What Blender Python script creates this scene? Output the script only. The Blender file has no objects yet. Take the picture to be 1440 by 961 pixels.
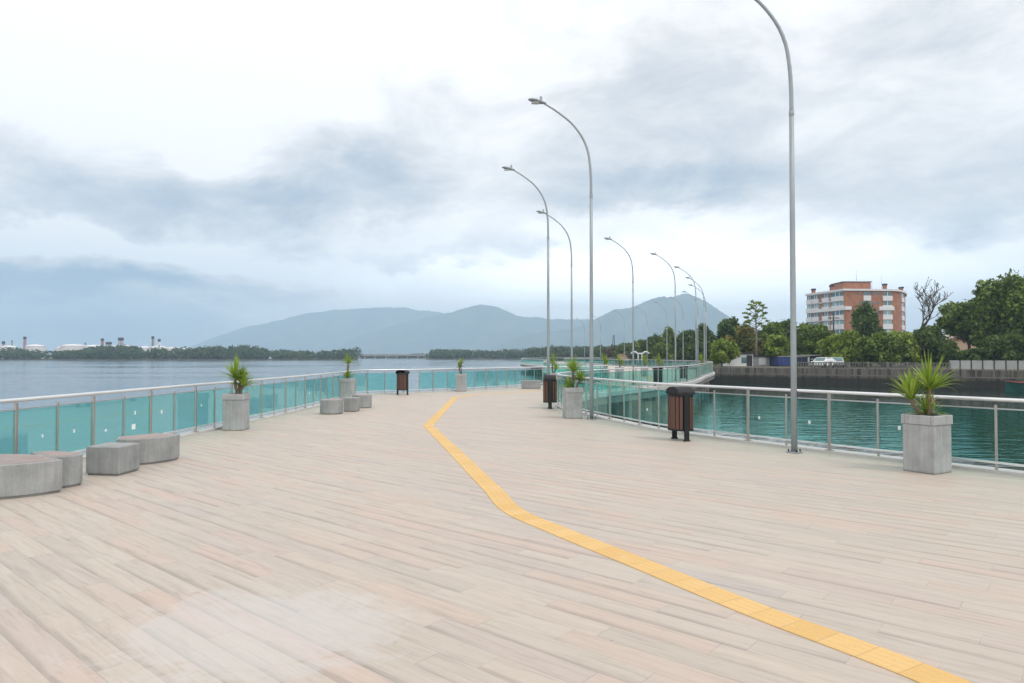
import bpy, math, random
import numpy as np
from mathutils import Vector, Matrix
PI = math.pi
R = math.radians
sc = bpy.context.scene
C = sc.collection

# ------------------------------------------------------------------ camera
EYE = 1.75
FPX = 960.0                       # focal length in photo pixels (1440 wide)
PITCH = math.atan(19.5/FPX)
cam_d = bpy.data.cameras.new('camera'); cam_d.sensor_width = 36; cam_d.lens = 24
cam_d.clip_start = 0.05; cam_d.clip_end = 20000
cam = bpy.data.objects.new('camera', cam_d); C.objects.link(cam)
cam.location = (0, 0, EYE); cam.rotation_euler = (PI/2 + PITCH, 0, 0)
sc.camera = cam

def ray(px, py):
    x = (px-720)/FPX; y = (480.5-py)/FPX
    return Vector((x, math.cos(PITCH)-y*math.sin(PITCH), math.sin(PITCH)+y*math.cos(PITCH)))
def ground(px, py, z=0.0):        # where a sight line meets the level z
    d = ray(px, py); t = (z-EYE)/d.z
    return Vector((d.x*t, d.y*t, z))
def at(px, py, D):                # the point of a sight line at depth D
    d = ray(px, py); t = D/d.y
    return Vector((d.x*t, D, EYE+d.z*t))

# ------------------------------------------------------------------ node helper
class NT:
    def __init__(s, tree): s.t = tree; s.t.nodes.clear()
    def n(s, typ, **kw):
        nd = s.t.nodes.new(typ)
        for k, v in kw.items():
            if k.startswith('_'): setattr(nd, k[1:], v)
        for k, v in kw.items():
            if k.startswith('_'): continue
            key = int(k[1:]) if k[0] == 'i' and k[1:].isdigit() else k.replace('__', ' ')
            s.set(nd.inputs[key], v)
        return nd
    def set(s, sock, v):
        if isinstance(v, bpy.types.NodeSocket): s.t.links.new(v, sock)
        elif isinstance(v, bpy.types.Node): s.t.links.new(v.outputs[0], sock)
        else:
            try: sock.default_value = v
            except Exception: sock.default_value = (*v, 1.0)
    def m(s, op, a, b=0.0, c=0.0, clamp=False):
        nd = s.t.nodes.new('ShaderNodeMath'); nd.operation = op; nd.use_clamp = clamp
        for i, v in enumerate((a, b, c)): s.set(nd.inputs[i], v)
        return nd.outputs[0]
    def mix(s, f, a, b, blend='MIX'):
        nd = s.t.nodes.new('ShaderNodeMix'); nd.data_type = 'RGBA'; nd.blend_type = blend
        s.set(nd.inputs[0], f); s.set(nd.inputs[6], a); s.set(nd.inputs[7], b)
        return nd.outputs[2]
    def noise(s, vec, scale, detail=4, rough=.5, dist=0.0):
        nd = s.n('ShaderNodeTexNoise', Scale=scale, Detail=detail, Roughness=rough, Distortion=dist)
        if vec is not None: s.set(nd.inputs['Vector'], vec)
        return nd.outputs[0]
    def ramp(s, f, stops):
        nd = s.t.nodes.new('ShaderNodeValToRGB'); s.set(nd.inputs[0], f)
        e = nd.color_ramp.elements
        while len(e) < len(stops): e.new(.5)
        for el, (p, c) in zip(e, stops):
            el.position = p; el.color = (*c, 1) if len(c) == 3 else c
        return nd.outputs[0]
    def smooth(s, v, a, b):
        nd = s.t.nodes.new('ShaderNodeMapRange'); nd.interpolation_type = 'SMOOTHSTEP'
        s.set(nd.inputs[0], v); nd.inputs[1].default_value = a; nd.inputs[2].default_value = b
        return nd.outputs[0]
    def mapping(s, vec, scale=(1, 1, 1), rot=(0, 0, 0), loc=(0, 0, 0)):
        nd = s.t.nodes.new('ShaderNodeMapping'); s.set(nd.inputs[0], vec)
        nd.inputs['Scale'].default_value = scale; nd.inputs['Rotation'].default_value = rot; nd.inputs['Location'].default_value = loc
        return nd.outputs[0]

# ------------------------------------------------------------------ world: overcast sky
SUN_EL, SUN_AZ = R(58), R(118)       # azimuth from +Y, clockwise
w = bpy.data.worlds.new('World'); sc.world = w; w.use_nodes = True
T = NT(w.node_tree)
SKY_STR = 0.1
sky = T.n('ShaderNodeTexSky', _sky_type='NISHITA', _sun_disc=False, _sun_elevation=SUN_EL, _sun_rotation=SUN_AZ)
tc = T.n('ShaderNodeTexCoord').outputs['Generated']
sx = T.n('ShaderNodeSeparateXYZ', i0=tc)
X_, Y_, Z_ = sx.outputs
az = T.m('ARCTAN2', X_, Y_)
el = T.m('ARCSINE', Z_)
zc = T.m('ADD', T.m('MAXIMUM', Z_, 0.0), .10)
pl = T.n('ShaderNodeCombineXYZ', i0=T.m('DIVIDE', X_, zc), i1=T.m('DIVIDE', Y_, zc), i2=0.0).outputs[0]
n_big = T.noise(pl, .55, 7, .55, .5)
st = T.mapping(tc, scale=(1, 1, 2.1))
lump = T.noise(T.mapping(st, loc=(3.1, 1.7, .4)), 6.0, 9, .60, .35)
wa = T.noise(st, 3.5, 6, .6, .3)
wb = T.noise(T.mapping(st, loc=(7.3, 2.1, 4.4)), 4.0, 6, .62, .3)
azw = T.m('ADD', az, T.m('MULTIPLY', T.m('SUBTRACT', wa, .5), .42))
elw = T.m('ADD', el, T.m('MULTIPLY', T.m('SUBTRACT', wb, .5), .17))
CLOUD = [  # where darker and brighter cloud lies (as photo directions), widths, amount
 (180,270,110,32,-.58),(400,292,70,26,-.52),(570,250,95,40,-.55),(60,300,70,22,-.22),
 (230,412,240,17,-.80),(60,455,170,42,-.50),(200,480,330,34,-.48),(260,442,170,8,.25),(430,430,120,10,.25),(620,358,150,15,-.52),(400,378,150,20,-.30),
 (900,150,190,75,-.38),(1330,305,150,42,-.62),(1400,40,110,60,-.26),(1040,235,150,50,-.32),
 (770,345,60,24,-.42),(930,272,80,24,-.30),(1060,327,60,13,-.30),(1250,70,120,40,-.12),
 (150,110,300,100,.12),(330,236,60,22,.22),(530,312,90,13,.22),(200,352,260,20,.50),(700,240,70,40,.15),
 (900,350,180,40,.20),(930,220,110,14,.2),(1240,160,100,35,.10),(560,395,160,14,.10),(1200,375,200,25,.12),(1050,390,330,50,.60),(640,60,420,70,.20),(800,405,230,38,.35),(600,405,130,22,.25)]
B = T.m('ADD', .93, T.m('ADD', T.m('MULTIPLY', T.m('SUBTRACT', n_big, .5), .30), T.m('MULTIPLY', T.m('SUBTRACT', lump, .5), 1.1)))
for (px, py, sx_, sy_, amp) in CLOUD:
    d = ray(px, py).normalized()
    a0 = math.atan2(d.x, d.y); e0 = math.asin(d.z)
    ca = math.cos(a0)
    sa = sx_/FPX*ca*ca; se = sy_/FPX*ca
    u = T.m('DIVIDE', T.m('SUBTRACT', azw, a0), sa)
    v = T.m('DIVIDE', T.m('SUBTRACT', elw, e0), se)
    q = T.m('ADD', T.m('MULTIPLY', u, u), T.m('MULTIPLY', v, v))
    g = T.m('EXPONENT', T.m('MULTIPLY', q, -.5))
    B = T.m('MULTIPLY_ADD', g, amp, B)
cl = T.ramp(B, [(0.0, (.25, .38, .54)), (.25, (.47, .57, .68)), (.50, (.755, .785, .83)), (.74, (1.02, 1.01, 1.01)), (1.0, (1.32, 1.30, 1.29))])
zen = T.m('MULTIPLY_ADD', T.smooth(el, .52, 1.0), .12, 1.0)
back = T.m('MULTIPLY_ADD', T.smooth(Y_, .25, -.5), .35, 1.0)      # brighter cloud behind, where the sun is
def glow(px, py, wx, wy):            # bright thin cloud low over the hills and the right bank
    d = ray(px, py).normalized(); ca = d.y/math.hypot(d.x, d.y)
    u = T.m('DIVIDE', T.m('SUBTRACT', azw, math.atan2(d.x, d.y)), wx/FPX*ca*ca); v = T.m('DIVIDE', T.m('SUBTRACT', elw, math.asin(d.z)), wy/FPX*ca)
    return T.m('EXPONENT', T.m('MULTIPLY', T.m('ADD', T.m('MULTIPLY', u, u), T.m('MULTIPLY', v, v)), -.5))
low = T.m('MULTIPLY_ADD', T.m('ADD', glow(1150, 410, 330, 55), T.m('MULTIPLY', glow(780, 405, 200, 40), .8)), .85, 1.0)
gain = T.m('MULTIPLY', T.m('MULTIPLY', T.m('MULTIPLY', zen, back), low), 1.0/SKY_STR)
clv = T.n('ShaderNodeVectorMath', _operation='SCALE', i0=cl); T.set(clv.inputs['Scale'], gain)
fin = T.mix(.94, sky.outputs[0], clv.outputs[0])
bg = T.n('ShaderNodeBackground', Color=fin, Strength=SKY_STR)
T.n('ShaderNodeOutputWorld', Surface=bg)
w.cycles.sampling_method = 'MANUAL'; w.cycles.sample_map_resolution = 1024

sun_d = bpy.data.lights.new('sun', 'SUN'); sun_d.energy = 1.4; sun_d.angle = R(16); sun_d.color = (1, .96, .9)
sun = bpy.data.objects.new('sun', sun_d); C.objects.link(sun)
sd = Vector((math.sin(SUN_AZ)*math.cos(SUN_EL), math.cos(SUN_AZ)*math.cos(SUN_EL), math.sin(SUN_EL)))
sun.rotation_euler = sd.to_track_quat('Z', 'Y').to_euler(); sun.location = sd*300

vs = sc.view_settings
vs.view_transform = 'Standard'; vs.look = 'None'; vs.gamma = 1; vs.use_curve_mapping = False
vs.exposure = 0.0
sc.render.engine = 'CYCLES'
cy = sc.cycles
cy.use_denoising = True
cy.max_bounces = 12; cy.transparent_max_bounces = 24; cy.volume_bounces = 1; cy.glossy_bounces = 4; cy.diffuse_bounces = 3
cy.sample_clamp_indirect = 4

# ------------------------------------------------------------------ materials
def mat(name):
    m = bpy.data.materials.new(name); m.use_nodes = True
    return m, NT(m.node_tree)
def out(T, sh): T.n('ShaderNodeOutputMaterial', Surface=sh)
def simple(name, col, rough=.6, metal=0.0, var=.15, scale=6.0, bump=.0, spec=.5, streak=None):
    m, T = mat(name)
    oc = T.n('ShaderNodeTexCoord').outputs['Object']
    v = oc if streak is None else T.mapping(oc, scale=streak)
    nz = T.noise(v, scale, 5, .6)
    f = T.m('MULTIPLY_ADD', T.m('SUBTRACT', nz, .5), 2*var, 1.0)
    c = T.n('ShaderNodeVectorMath', _operation='SCALE', i0=col); T.set(c.inputs['Scale'], f)
    b = T.n('ShaderNodeBsdfPrincipled', Base__Color=c.outputs[0], Metallic=metal)
    T.set(b.inputs['Roughness'], T.m('MULTIPLY_ADD', T.m('SUBTRACT', nz, .5), .25, rough))
    b.inputs['Specular IOR Level'].default_value = spec
    if bump:
        bp = T.n('ShaderNodeBump', Strength=bump, Distance=.01, Height=T.noise(v, scale*6, 4, .6))
        T.set(b.inputs['Normal'], bp.outputs[0])
    out(T, b); return m
M = {}
M['steel'] = simple('brushed_steel', (.42, .385, .36), .36, .8, .14, 3)
M['handrail'] = simple('polished_steel', (.74, .74, .74), .38, .75, .08, 3)
M['galv'] = simple('galvanised_steel', (.30, .335, .35), .5, .25, .14, 5)
M['lamp_head'] = simple('lamp_grey', (.30, .32, .33), .5, .3, .1)
M['lens'] = simple('lamp_lens', (.6, .62, .62), .2, 0, .05)
M['dark_metal'] = simple('black_painted_metal', (.014, .0145, .016), .6, 0, .3, 4, 0, .3)
M['kerb'] = simple('pale_concrete_kerb', (.46, .45, .43), .8, 0, .20, 2.5, .2)
M['slab'] = simple('stained_slab', (.17, .165, .155), .9, 0, .35, 1.2, .3)
M['pile'] = simple('pile_concrete', (.23, .22, .20), .9, 0, .35, 1.5, .3)
M['soil'] = simple('planter_soil', (.035, .024, .016), .95, 0, .4, 25, .6)
M['sticker'] = simple('paper_sticker', (.78, .79, .77), .6, 0, .05)
M['slat'] = simple('brown_slat', (.105, .050, .034), .6, 0, .3, 3, 0, .4, (8, 8, .6))
M['glass_edge'] = simple('glass_edge_profile', (.42, .44, .44), .4, .6, .08)
M['white_paint'] = simple('white_paint', (.72, .73, .72), .6, 0, .12, 1.5)
M['worn_grey'] = simple('worn_grey_concrete', (.15, .145, .13), .9, 0, .5, 1.2)
M['worn_white'] = simple('weathered_white_panel', (.36, .37, .35), .85, 0, .40, 1.0)
M['grey_paint'] = simple('grey_wall', (.36, .36, .35), .8, 0, .25, .8)
M['blue'] = simple('blue_paint', (.025, .045, .17), .5, 0, .25, 1.5)
M['navy'] = simple('navy_paint', (.014, .022, .06), .5, 0, .25, 1.5)
M['dark_roof'] = simple('dark_roof', (.035, .032, .03), .85, 0, .3, 1)
M['red_roof'] = simple('terracotta_roof', (.30, .12, .07), .85, 0, .25, 1)
M['peach'] = simple('peach_wall', (.55, .38, .26), .85, 0, .15, .6)
M['window'] = simple('window_glass', (.055, .13, .14), .08, 0, .3, .4, 0, .8)
M['pale_window'] = simple('pale_window_glass', (.20, .33, .34), .12, 0, .4, .3, 0, .8)
M['white_wall'] = simple('white_render', (.66, .66, .66), .8, 0, .1, .5)
M['tank'] = simple('white_tank', (.68, .66, .65), .6, 0, .12, .15)
M['red_tower'] = simple('red_white_steel', (.34, .12, .10), .6, 0, .25, .5)
M['bridge'] = simple('bridge_concrete', (.27, .25, .23), .85, 0, .2, .05)
M['earth'] = simple('bank_earth', (.085, .075, .05), .95, 0, .4, .3, .3)
M['bark'] = simple('bark', (.10, .078, .060), .9, 0, .35, 4, .4, .3, (3, 3, .6))
M['pale_bark'] = simple('pale_bark', (.22, .20, .17), .9, 0, .3, 4, .3)
M['car_white'] = simple('white_car_paint', (.75, .76, .77), .25, 0, .03)
M['car_silver'] = simple('silver_car_paint', (.45, .46, .48), .3, .5, .03)
M['tyre'] = simple('tyre', (.02, .02, .02), .8)
M['boat_red'] = simple('red_boat_paint', (.17, .04, .035), .6, 0, .3, 2)
M['boat_teal'] = simple('teal_boat_paint', (.02, .10, .09), .6, 0, .3, 2)
M['boat_wood'] = simple('boat_inside', (.12, .09, .07), .8, 0, .3, 4)
M['dry_leaf'] = simple('dry_blades', (.24, .17, .08), .8, 0, .3, 20)
M['stem'] = simple('palm_stem', (.15, .11, .065), .85, 0, .35, 12, .5)

def concrete(name, k):
    m, T = mat(name)
    oc = T.n('ShaderNodeTexCoord').outputs['Object']
    a = T.noise(oc, 2.2, 6, .62); b_ = T.noise(T.mapping(oc, scale=(9, 9, .7)), 2.0, 4, .6); g_ = T.noise(oc, 60, 3, .6)
    s = T.m('ADD', T.m('MULTIPLY', a, .55), T.m('ADD', T.m('MULTIPLY', b_, .3), T.m('MULTIPLY', g_, .15)))
    c = T.ramp(s, [(.30, (.20*k, .205*k, .20*k)), (.5, (.335*k, .34*k, .335*k)), (.68, (.45*k, .455*k, .45*k))])
    dr = T.noise(T.mapping(oc, scale=(14, 14, .9)), 1.6, 5, .65)
    c = T.mix(T.m('MULTIPLY', T.smooth(dr, .54, .74), .25), c, (.17, .165, .15))
    pit = T.noise(oc, 34, 2, .5)
    c = T.mix(T.m('MULTIPLY', T.smooth(pit, .68, .74), .6), c, (.10, .10, .095))
    z = T.n('ShaderNodeSeparateXYZ', i0=oc).outputs[2]
    foot = T.m('MULTIPLY', T.smooth(T.m('ADD', z, T.m('MULTIPLY', a, .06)), .09, .03), .45)   # splash dirt at the foot
    c = T.mix(foot, c, (.15, .14, .12))
    p = T.n('ShaderNodeBsdfPrincipled', Base__Color=c, Roughness=.85)
    bp = T.n('ShaderNodeBump', Strength=.35, Distance=.01, Height=T.m('ADD', g_, T.m('MULTIPLY', a, 1.5)))
    T.set(p.inputs['Normal'], bp.outputs[0]); out(T, p); return m
M['concrete'] = concrete('cast_concrete', 1.0)
M['bench_concrete'] = concrete('darker_bench_concrete', .80)  # same cast concrete in a darker tone for the benches
def granite():
    m, T = mat('pink_stone_top')
    oc = T.n('ShaderNodeTexCoord').outputs['Object']
    a = T.noise(oc, 90, 3, .7); b_ = T.noise(oc, 4, 4, .6)
    c = T.ramp(T.m('ADD', T.m('MULTIPLY', a, .6), T.m('MULTIPLY', b_, .4)), [(.3, (.20, .13, .12)), (.5, (.30, .22, .20)), (.7, (.39, .31, .29))])
    out(T, T.n('ShaderNodeBsdfPrincipled', Base__Color=c, Roughness=.5)); return m
M['granite'] = granite()

def glass():
    m, T = mat('teal_tinted_glass')
    rnd = T.n('ShaderNodeObjectInfo').outputs['Random']
    tr = T.n('ShaderNodeBsdfTransparent', Color=T.mix(rnd, (.635, .925, .895), (.70, .945, .925)))
    gl = T.n('ShaderNodeBsdfGlossy', Color=(.95, 1, 1, 1), Roughness=.01)
    df = T.n('ShaderNodeBsdfDiffuse', Color=(.16, .42, .40, 1))       # dust film
    oc = T.n('ShaderNodeTexCoord').outputs['Object']
    dust = T.m('MULTIPLY', T.smooth(T.noise(oc, 1.3, 5, .65), .3, .75), T.m('MULTIPLY_ADD', rnd, .03, .004))
    a = T.n('ShaderNodeMixShader', i0=dust, i1=tr, i2=df)
    fr = T.n('ShaderNodeFresnel', IOR=1.45)
    b_ = T.n('ShaderNodeMixShader', i0=T.m('MULTIPLY', fr, .32), i1=a.outputs[0], i2=gl.outputs[0])
    out(T, b_); return m
M['glass'] = glass()

PLANK = Vector((-.76, .65)).normalized()
def deck_mat():
    m, T = mat('wood_look_tiles')
    pos = T.n('ShaderNodeTexCoord').outputs['Object']
    s = T.n('ShaderNodeSeparateXYZ', i0=pos)
    x, y = s.outputs[0], s.outputs[1]
    u = T.m('ADD', T.m('MULTIPLY', x, PLANK.x), T.m('MULTIPLY', y, PLANK.y))
    v = T.m('ADD', T.m('MULTIPLY', x, PLANK.y), T.m('MULTIPLY', y, -PLANK.x))
    W, L = .20, 1.20
    vr = T.m('DIVIDE', v, W); row = T.m('FLOOR', vr); fv = T.m('FRACT', vr)
    wn = T.n('ShaderNodeTexWhiteNoise', _noise_dimensions='1D'); T.set(wn.inputs['W'], row)
    ur = T.m('ADD', T.m('DIVIDE', u, L), T.m('ADD', T.m('MULTIPLY', T.m('MODULO', row, 3.0), .333), T.m('MULTIPLY', wn.outputs[0], .25)))
    colm = T.m('FLOOR', ur); fu = T.m('FRACT', ur)
    cid = T.n('ShaderNodeCombineXYZ', i0=row, i1=colm, i2=0.0)
    w2 = T.n('ShaderNodeTexWhiteNoise', _noise_dimensions='2D'); T.set(w2.inputs['Vector'], cid.outputs[0])
    rnd = w2.outputs['Value']; rc = T.n('ShaderNodeSeparateColor', i0=w2.outputs['Color'])
    r2, r3 = rc.outputs[1], rc.outputs[2]
    # per-tile print: stretched grain, its own offset
    gv = T.n('ShaderNodeCombineXYZ', i0=T.m('ADD', T.m('MULTIPLY', u, 1.1), T.m('MULTIPLY', rnd, 37.0)), i1=T.m('ADD', T.m('MULTIPLY', v, 13.0), T.m('MULTIPLY', r2, 53.0)), i2=r3).outputs[0]
    g1 = T.noise(gv, 1.6, 6, .62, .7)
    gv2 = T.n('ShaderNodeCombineXYZ', i0=T.m('ADD', T.m('MULTIPLY', u, 2.2), T.m('MULTIPLY', r3, 31.0)), i1=T.m('MULTIPLY', v, 60.0), i2=rnd).outputs[0]
    g2 = T.noise(gv2, 1.5, 3, .6)
    base = T.ramp(rnd, [(0, (.440, .380, .322)), (.3, (.452, .390, .330)), (.5, (.470, .408, .346)), (.68, (.468, .386, .325)), (.86, (.480, .376, .315)), (1, (.430, .380, .338))])
    base = T.mix(T.m('MULTIPLY', T.smooth(r2, .6, 1.0), .30), base, (.40, .36, .325))
    c = T.mix(T.m('MULTIPLY', T.smooth(g1, .46, .80), .46), base, (.245, .212, .182))
    c = T.mix(T.m('MULTIPLY', T.smooth(g1, .46, .2), .35), c, (.55, .50, .44))
    c = T.mix(T.m('MULTIPLY', T.smooth(g2, .50, .80), .28), c, (.27, .235, .205))
    gm = T.noise(pos, 9.0, 5, .65)
    c = T.mix(T.m('MULTIPLY', T.smooth(gm, .5, .75), .22), c, (.33, .29, .255))
    # dark burnt streak printed along one long side of many tiles
    wav = T.m('ADD', fv, T.m('MULTIPLY', T.m('SUBTRACT', T.noise(gv, 1.1, 4, .6), .5), .5))
    ed = T.m('MULTIPLY', T.smooth(wav, .34, .0), T.smooth(T.m('ADD', T.m('MULTIPLY', T.noise(gv, .8, 4, .6), .9), T.m('MULTIPLY', r3, .45)), .48, .85))
    c = T.mix(T.m('MULTIPLY', ed, .44), c, (.19, .165, .145))
    # broad wear
    big = T.noise(pos, .35, 5, .6)
    c = T.mix(T.m('MULTIPLY', T.smooth(big, .5, .8), .25), c, (0.382, 0.320, 0.275))
    # pale grout-haze stain left on the near tiles
    px0, py0 = ground(360, 885).xy
    dx = T.m('DIVIDE', T.m('SUBTRACT', x, px0), 1.05); dy = T.m('DIVIDE', T.m('SUBTRACT', y, py0), .85)
    rr = T.m('SQRT', T.m('ADD', T.m('MULTIPLY', dx, dx), T.m('MULTIPLY', dy, dy)))
    sn = T.noise(pos, 2.2, 9, .72, 1.2); sn2 = T.noise(gv2, 1.2, 4, .65)
    stn = T.m('MULTIPLY', T.smooth(T.m('ADD', rr, T.m('ADD', T.m('MULTIPLY', T.m('SUBTRACT', sn, .5), 2.6), T.m('MULTIPLY', T.m('SUBTRACT', sn2, .5), .7))), 1.05, .55), T.m('MULTIPLY_ADD', sn, .55, .13))
    c = T.mix(stn, c, (.52, .515, .51))
    # joints
    jv = T.m('MINIMUM', fv, T.m('SUBTRACT', 1.0, fv)); ju = T.m('MULTIPLY', T.m('MINIMUM', fu, T.m('SUBTRACT', 1.0, fu)), L/W)
    jd = T.m('MINIMUM', jv, ju)
    jt = T.m('MULTIPLY', T.smooth(jd, .018, .007), T.m('MULTIPLY_ADD', T.smooth(T.noise(pos, 3.0, 3, .6), .35, .65), .6, .25))
    jc = T.mix(T.m('ADD', T.m('MULTIPLY', T.smooth(T.noise(pos, 1.1, 4, .6), .6, .72), .7), stn, clamp=True), (0.224, 0.196, 0.172), (0.647, 0.624, 0.597))
    c = T.mix(T.m('MULTIPLY', jt, .70), c, jc)
    # small dark specks and drips
    sp = T.n('ShaderNodeTexVoronoi', Scale=2.2, Randomness=1.0); T.set(sp.inputs['Vector'], pos)
    spc = T.m('MULTIPLY', T.smooth(sp.outputs['Distance'], .022, .012), .5)
    c = T.mix(spc, c, (0.100, 0.080, 0.069))
    b = T.n('ShaderNodeBsdfPrincipled', Base__Color=c)
    T.set(b.inputs['Roughness'], T.m('MULTIPLY_ADD', g1, .25, .45))
    b.inputs['Specular IOR Level'].default_value = .35
    hgt = T.m('SUBTRACT', T.m('MULTIPLY', g1, .25), jt)
    bp = T.n('ShaderNodeBump', Strength=.35, Distance=.003, Height=hgt)
    T.set(b.inputs['Normal'], bp.outputs[0]); out(T, b); return m
M['deck'] = deck_mat()

def tactile_mat():
    m, T = mat('yellow_tactile_paving')
    uv = T.n('ShaderNodeUVMap').outputs[0]
    s = T.n('ShaderNodeSeparateXYZ', i0=uv); u, v = s.outputs[0], s.outputs[1]   # metres along, across
    oc = T.n('ShaderNodeTexCoord').outputs['Object']
    tu = T.m('FRACT', T.m('DIVIDE', u, .25)); jt = T.smooth(T.m('MINIMUM', tu, T.m('SUBTRACT', 1.0, tu)), .03, .012)
    wn = T.n('ShaderNodeTexWhiteNoise', _noise_dimensions='1D'); T.set(wn.inputs['W'], T.m('FLOOR', T.m('DIVIDE', u, .25)))
    c = T.mix(wn.outputs[0], (.60, .37, .125), (.65, .42, .165))
    dirt = T.noise(oc, 3.5, 6, .65)
    c = T.mix(T.m('MULTIPLY', T.smooth(dirt, .5, .75), .5), c, (.66, .47, .24))
    c = T.mix(T.m('MULTIPLY', T.smooth(T.noise(oc, 14, 4, .6), .62, .75), .5), c, (.46, .28, .10))
    c = T.mix(T.m('MULTIPLY', jt, .45), c, (.42, .28, .13))
    bar = T.m('SINE', T.m('MULTIPLY', v, 2*PI/.0625))
    c = T.mix(T.m('MULTIPLY', T.smooth(bar, .2, -.6), T.m('MULTIPLY_ADD', T.noise(oc, 5, 4, .6), .5, .0)), c, (.50, .33, .13))
    c = T.mix(T.m('MULTIPLY', T.smooth(T.noise(oc, 55, 2, .6), .64, .72), .45), c, (.30, .20, .10))
    b = T.n('ShaderNodeBsdfPrincipled', Base__Color=c, Roughness=.7)
    bp = T.n('ShaderNodeBump', Strength=.5, Distance=.004, Height=T.m('SUBTRACT', T.smooth(bar, .1, .5), jt))
    T.set(b.inputs['Normal'], bp.outputs[0]); out(T, b); return m
M['tactile'] = tactile_mat()

def water_mat():
    m, T = mat('river_water')
    oc = T.n('ShaderNodeTexCoord').outputs['Object']
    big = T.noise(T.mapping(oc, scale=(.35, 1, 1)), .035, 4, .6, .6)      # calm and ruffled lanes
    lane = T.smooth(big, .40, .62)
    wp = T.n('ShaderNodeSeparateXYZ', i0=oc)
    inlet = T.m('MULTIPLY', T.smooth(wp.outputs[0], 1.0, 12.0), T.smooth(wp.outputs[1], 140.0, 80.0))   # wind-ruffled inlet beside the quay
    h1 = T.noise(T.mapping(oc, scale=(.55, 1.25, 1), rot=(0, 0, .12)), 2.1, 3, .5, .6)
    h2 = T.noise(T.mapping(oc, scale=(.7, 1.1, 1), rot=(0, 0, -.3)), .42, 3, .5, .4)
    h3 = T.noise(T.mapping(oc, scale=(.40, 1.15, 1), rot=(0, 0, -.15)), 1.15, 3, .55, .3)     # short wind ripples of the inlet
    h = T.m('ADD', T.m('MULTIPLY', h1, .32), T.m('ADD', T.m('MULTIPLY', h2, T.m('MULTIPLY_ADD', inlet, -.40, .55)), T.m('MULTIPLY', h3, T.m('MULTIPLY', inlet, .75))))
    bp = T.n('ShaderNodeBump', Distance=.32, Height=h)
    T.set(bp.inputs['Strength'], T.m('MULTIPLY_ADD', T.m('SUBTRACT', 1.0, inlet), T.m('MULTIPLY_ADD', lane, .20, -.02), .19, clamp=True))
    b = T.n('ShaderNodeBsdfPrincipled', Base__Color=T.mix(inlet, (.095, .125, .15), (.012, .028, .024)), IOR=1.33)
    T.set(b.inputs['Roughness'], T.m('MULTIPLY', T.m('SUBTRACT', 1.0, inlet), T.m('MULTIPLY_ADD', lane, .08, .08)))
    T.set(b.inputs['Normal'], bp.outputs[0]); out(T, b); return m
M['water'] = water_mat()

def leaf_mat(name, cols, scale=.5, trans=.25, spec=.25):
    m, T = mat(name)
    rnd = T.n('ShaderNodeNewGeometry').outputs['Random Per Island']
    oc = T.n('ShaderNodeTexCoord').outputs['Object']
    nz = T.noise(oc, scale, 3, .6)
    f = T.m('ADD', T.m('MULTIPLY', rnd, .55), T.m('MULTIPLY', T.smooth(nz, .3, .7), .45))
    n = len(cols); c = T.ramp(f, [(i/(n-1), cc) for i, cc in enumerate(cols)])
    p = T.n('ShaderNodeBsdfPrincipled', Base__Color=c, Roughness=.55)
    p.inputs['Specular IOR Level'].default_value = spec
    tl = T.n('ShaderNodeBsdfTranslucent', Color=T.mix(.5, c, (.16, .20, .03)))
    out(T, T.n('ShaderNodeMixShader', i0=trans, i1=p.outputs[0], i2=tl.outputs[0])); return m
M['lf_dark'] = leaf_mat('dark_leaves', [(.020, .042, .010), (.062, .112, .024), (.14, .20, .045)])
M['lf_mid'] = leaf_mat('mid_leaves', [(.030, .060, .010), (.11, .175, .028), (.22, .30, .06)])
M['lf_bright'] = leaf_mat('bright_leaves', [(.055, .095, .012), (.18, .255, .032), (.32, .40, .07)])
M['lf_orange'] = leaf_mat('orange_tinged_leaves', [(.05, .075, .02), (.12, .14, .03), (.32, .14, .035)], .35)
M['lf_brown'] = leaf_mat('rusty_leaves', [(.05, .035, .02), (.10, .055, .03), (.13, .08, .04)])
M['lf_far'] = leaf_mat('mangrove_leaves', [(.025, .05, .022), (.045, .08, .03), (.075, .11, .04)], .06)
M['yucca'] = leaf_mat('yucca_blades', [(.11, .19, .02), (.26, .39, .04), (.44, .52, .11)], 3, .3, .4)

def brick_mat():
    m, T = mat('red_brick_facing')
    oc = T.n('ShaderNodeTexCoord').outputs['Object']
    nz = T.noise(oc, .6, 6, .65)
    c = T.mix(T.smooth(nz, .3, .7), (.27, .105, .058), (.37, .165, .095))
    z = T.n('ShaderNodeSeparateXYZ', i0=oc).outputs[2]
    c = T.mix(T.m('MULTIPLY', T.smooth(T.noise(T.mapping(oc, scale=(1, 1, .12)), 1.6, 4, .6), .5, .75), .35), c, (.20, .09, .06))
    out(T, T.n('ShaderNodeBsdfPrincipled', Base__Color=c, Roughness=.85)); return m
M['brick'] = brick_mat()

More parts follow.
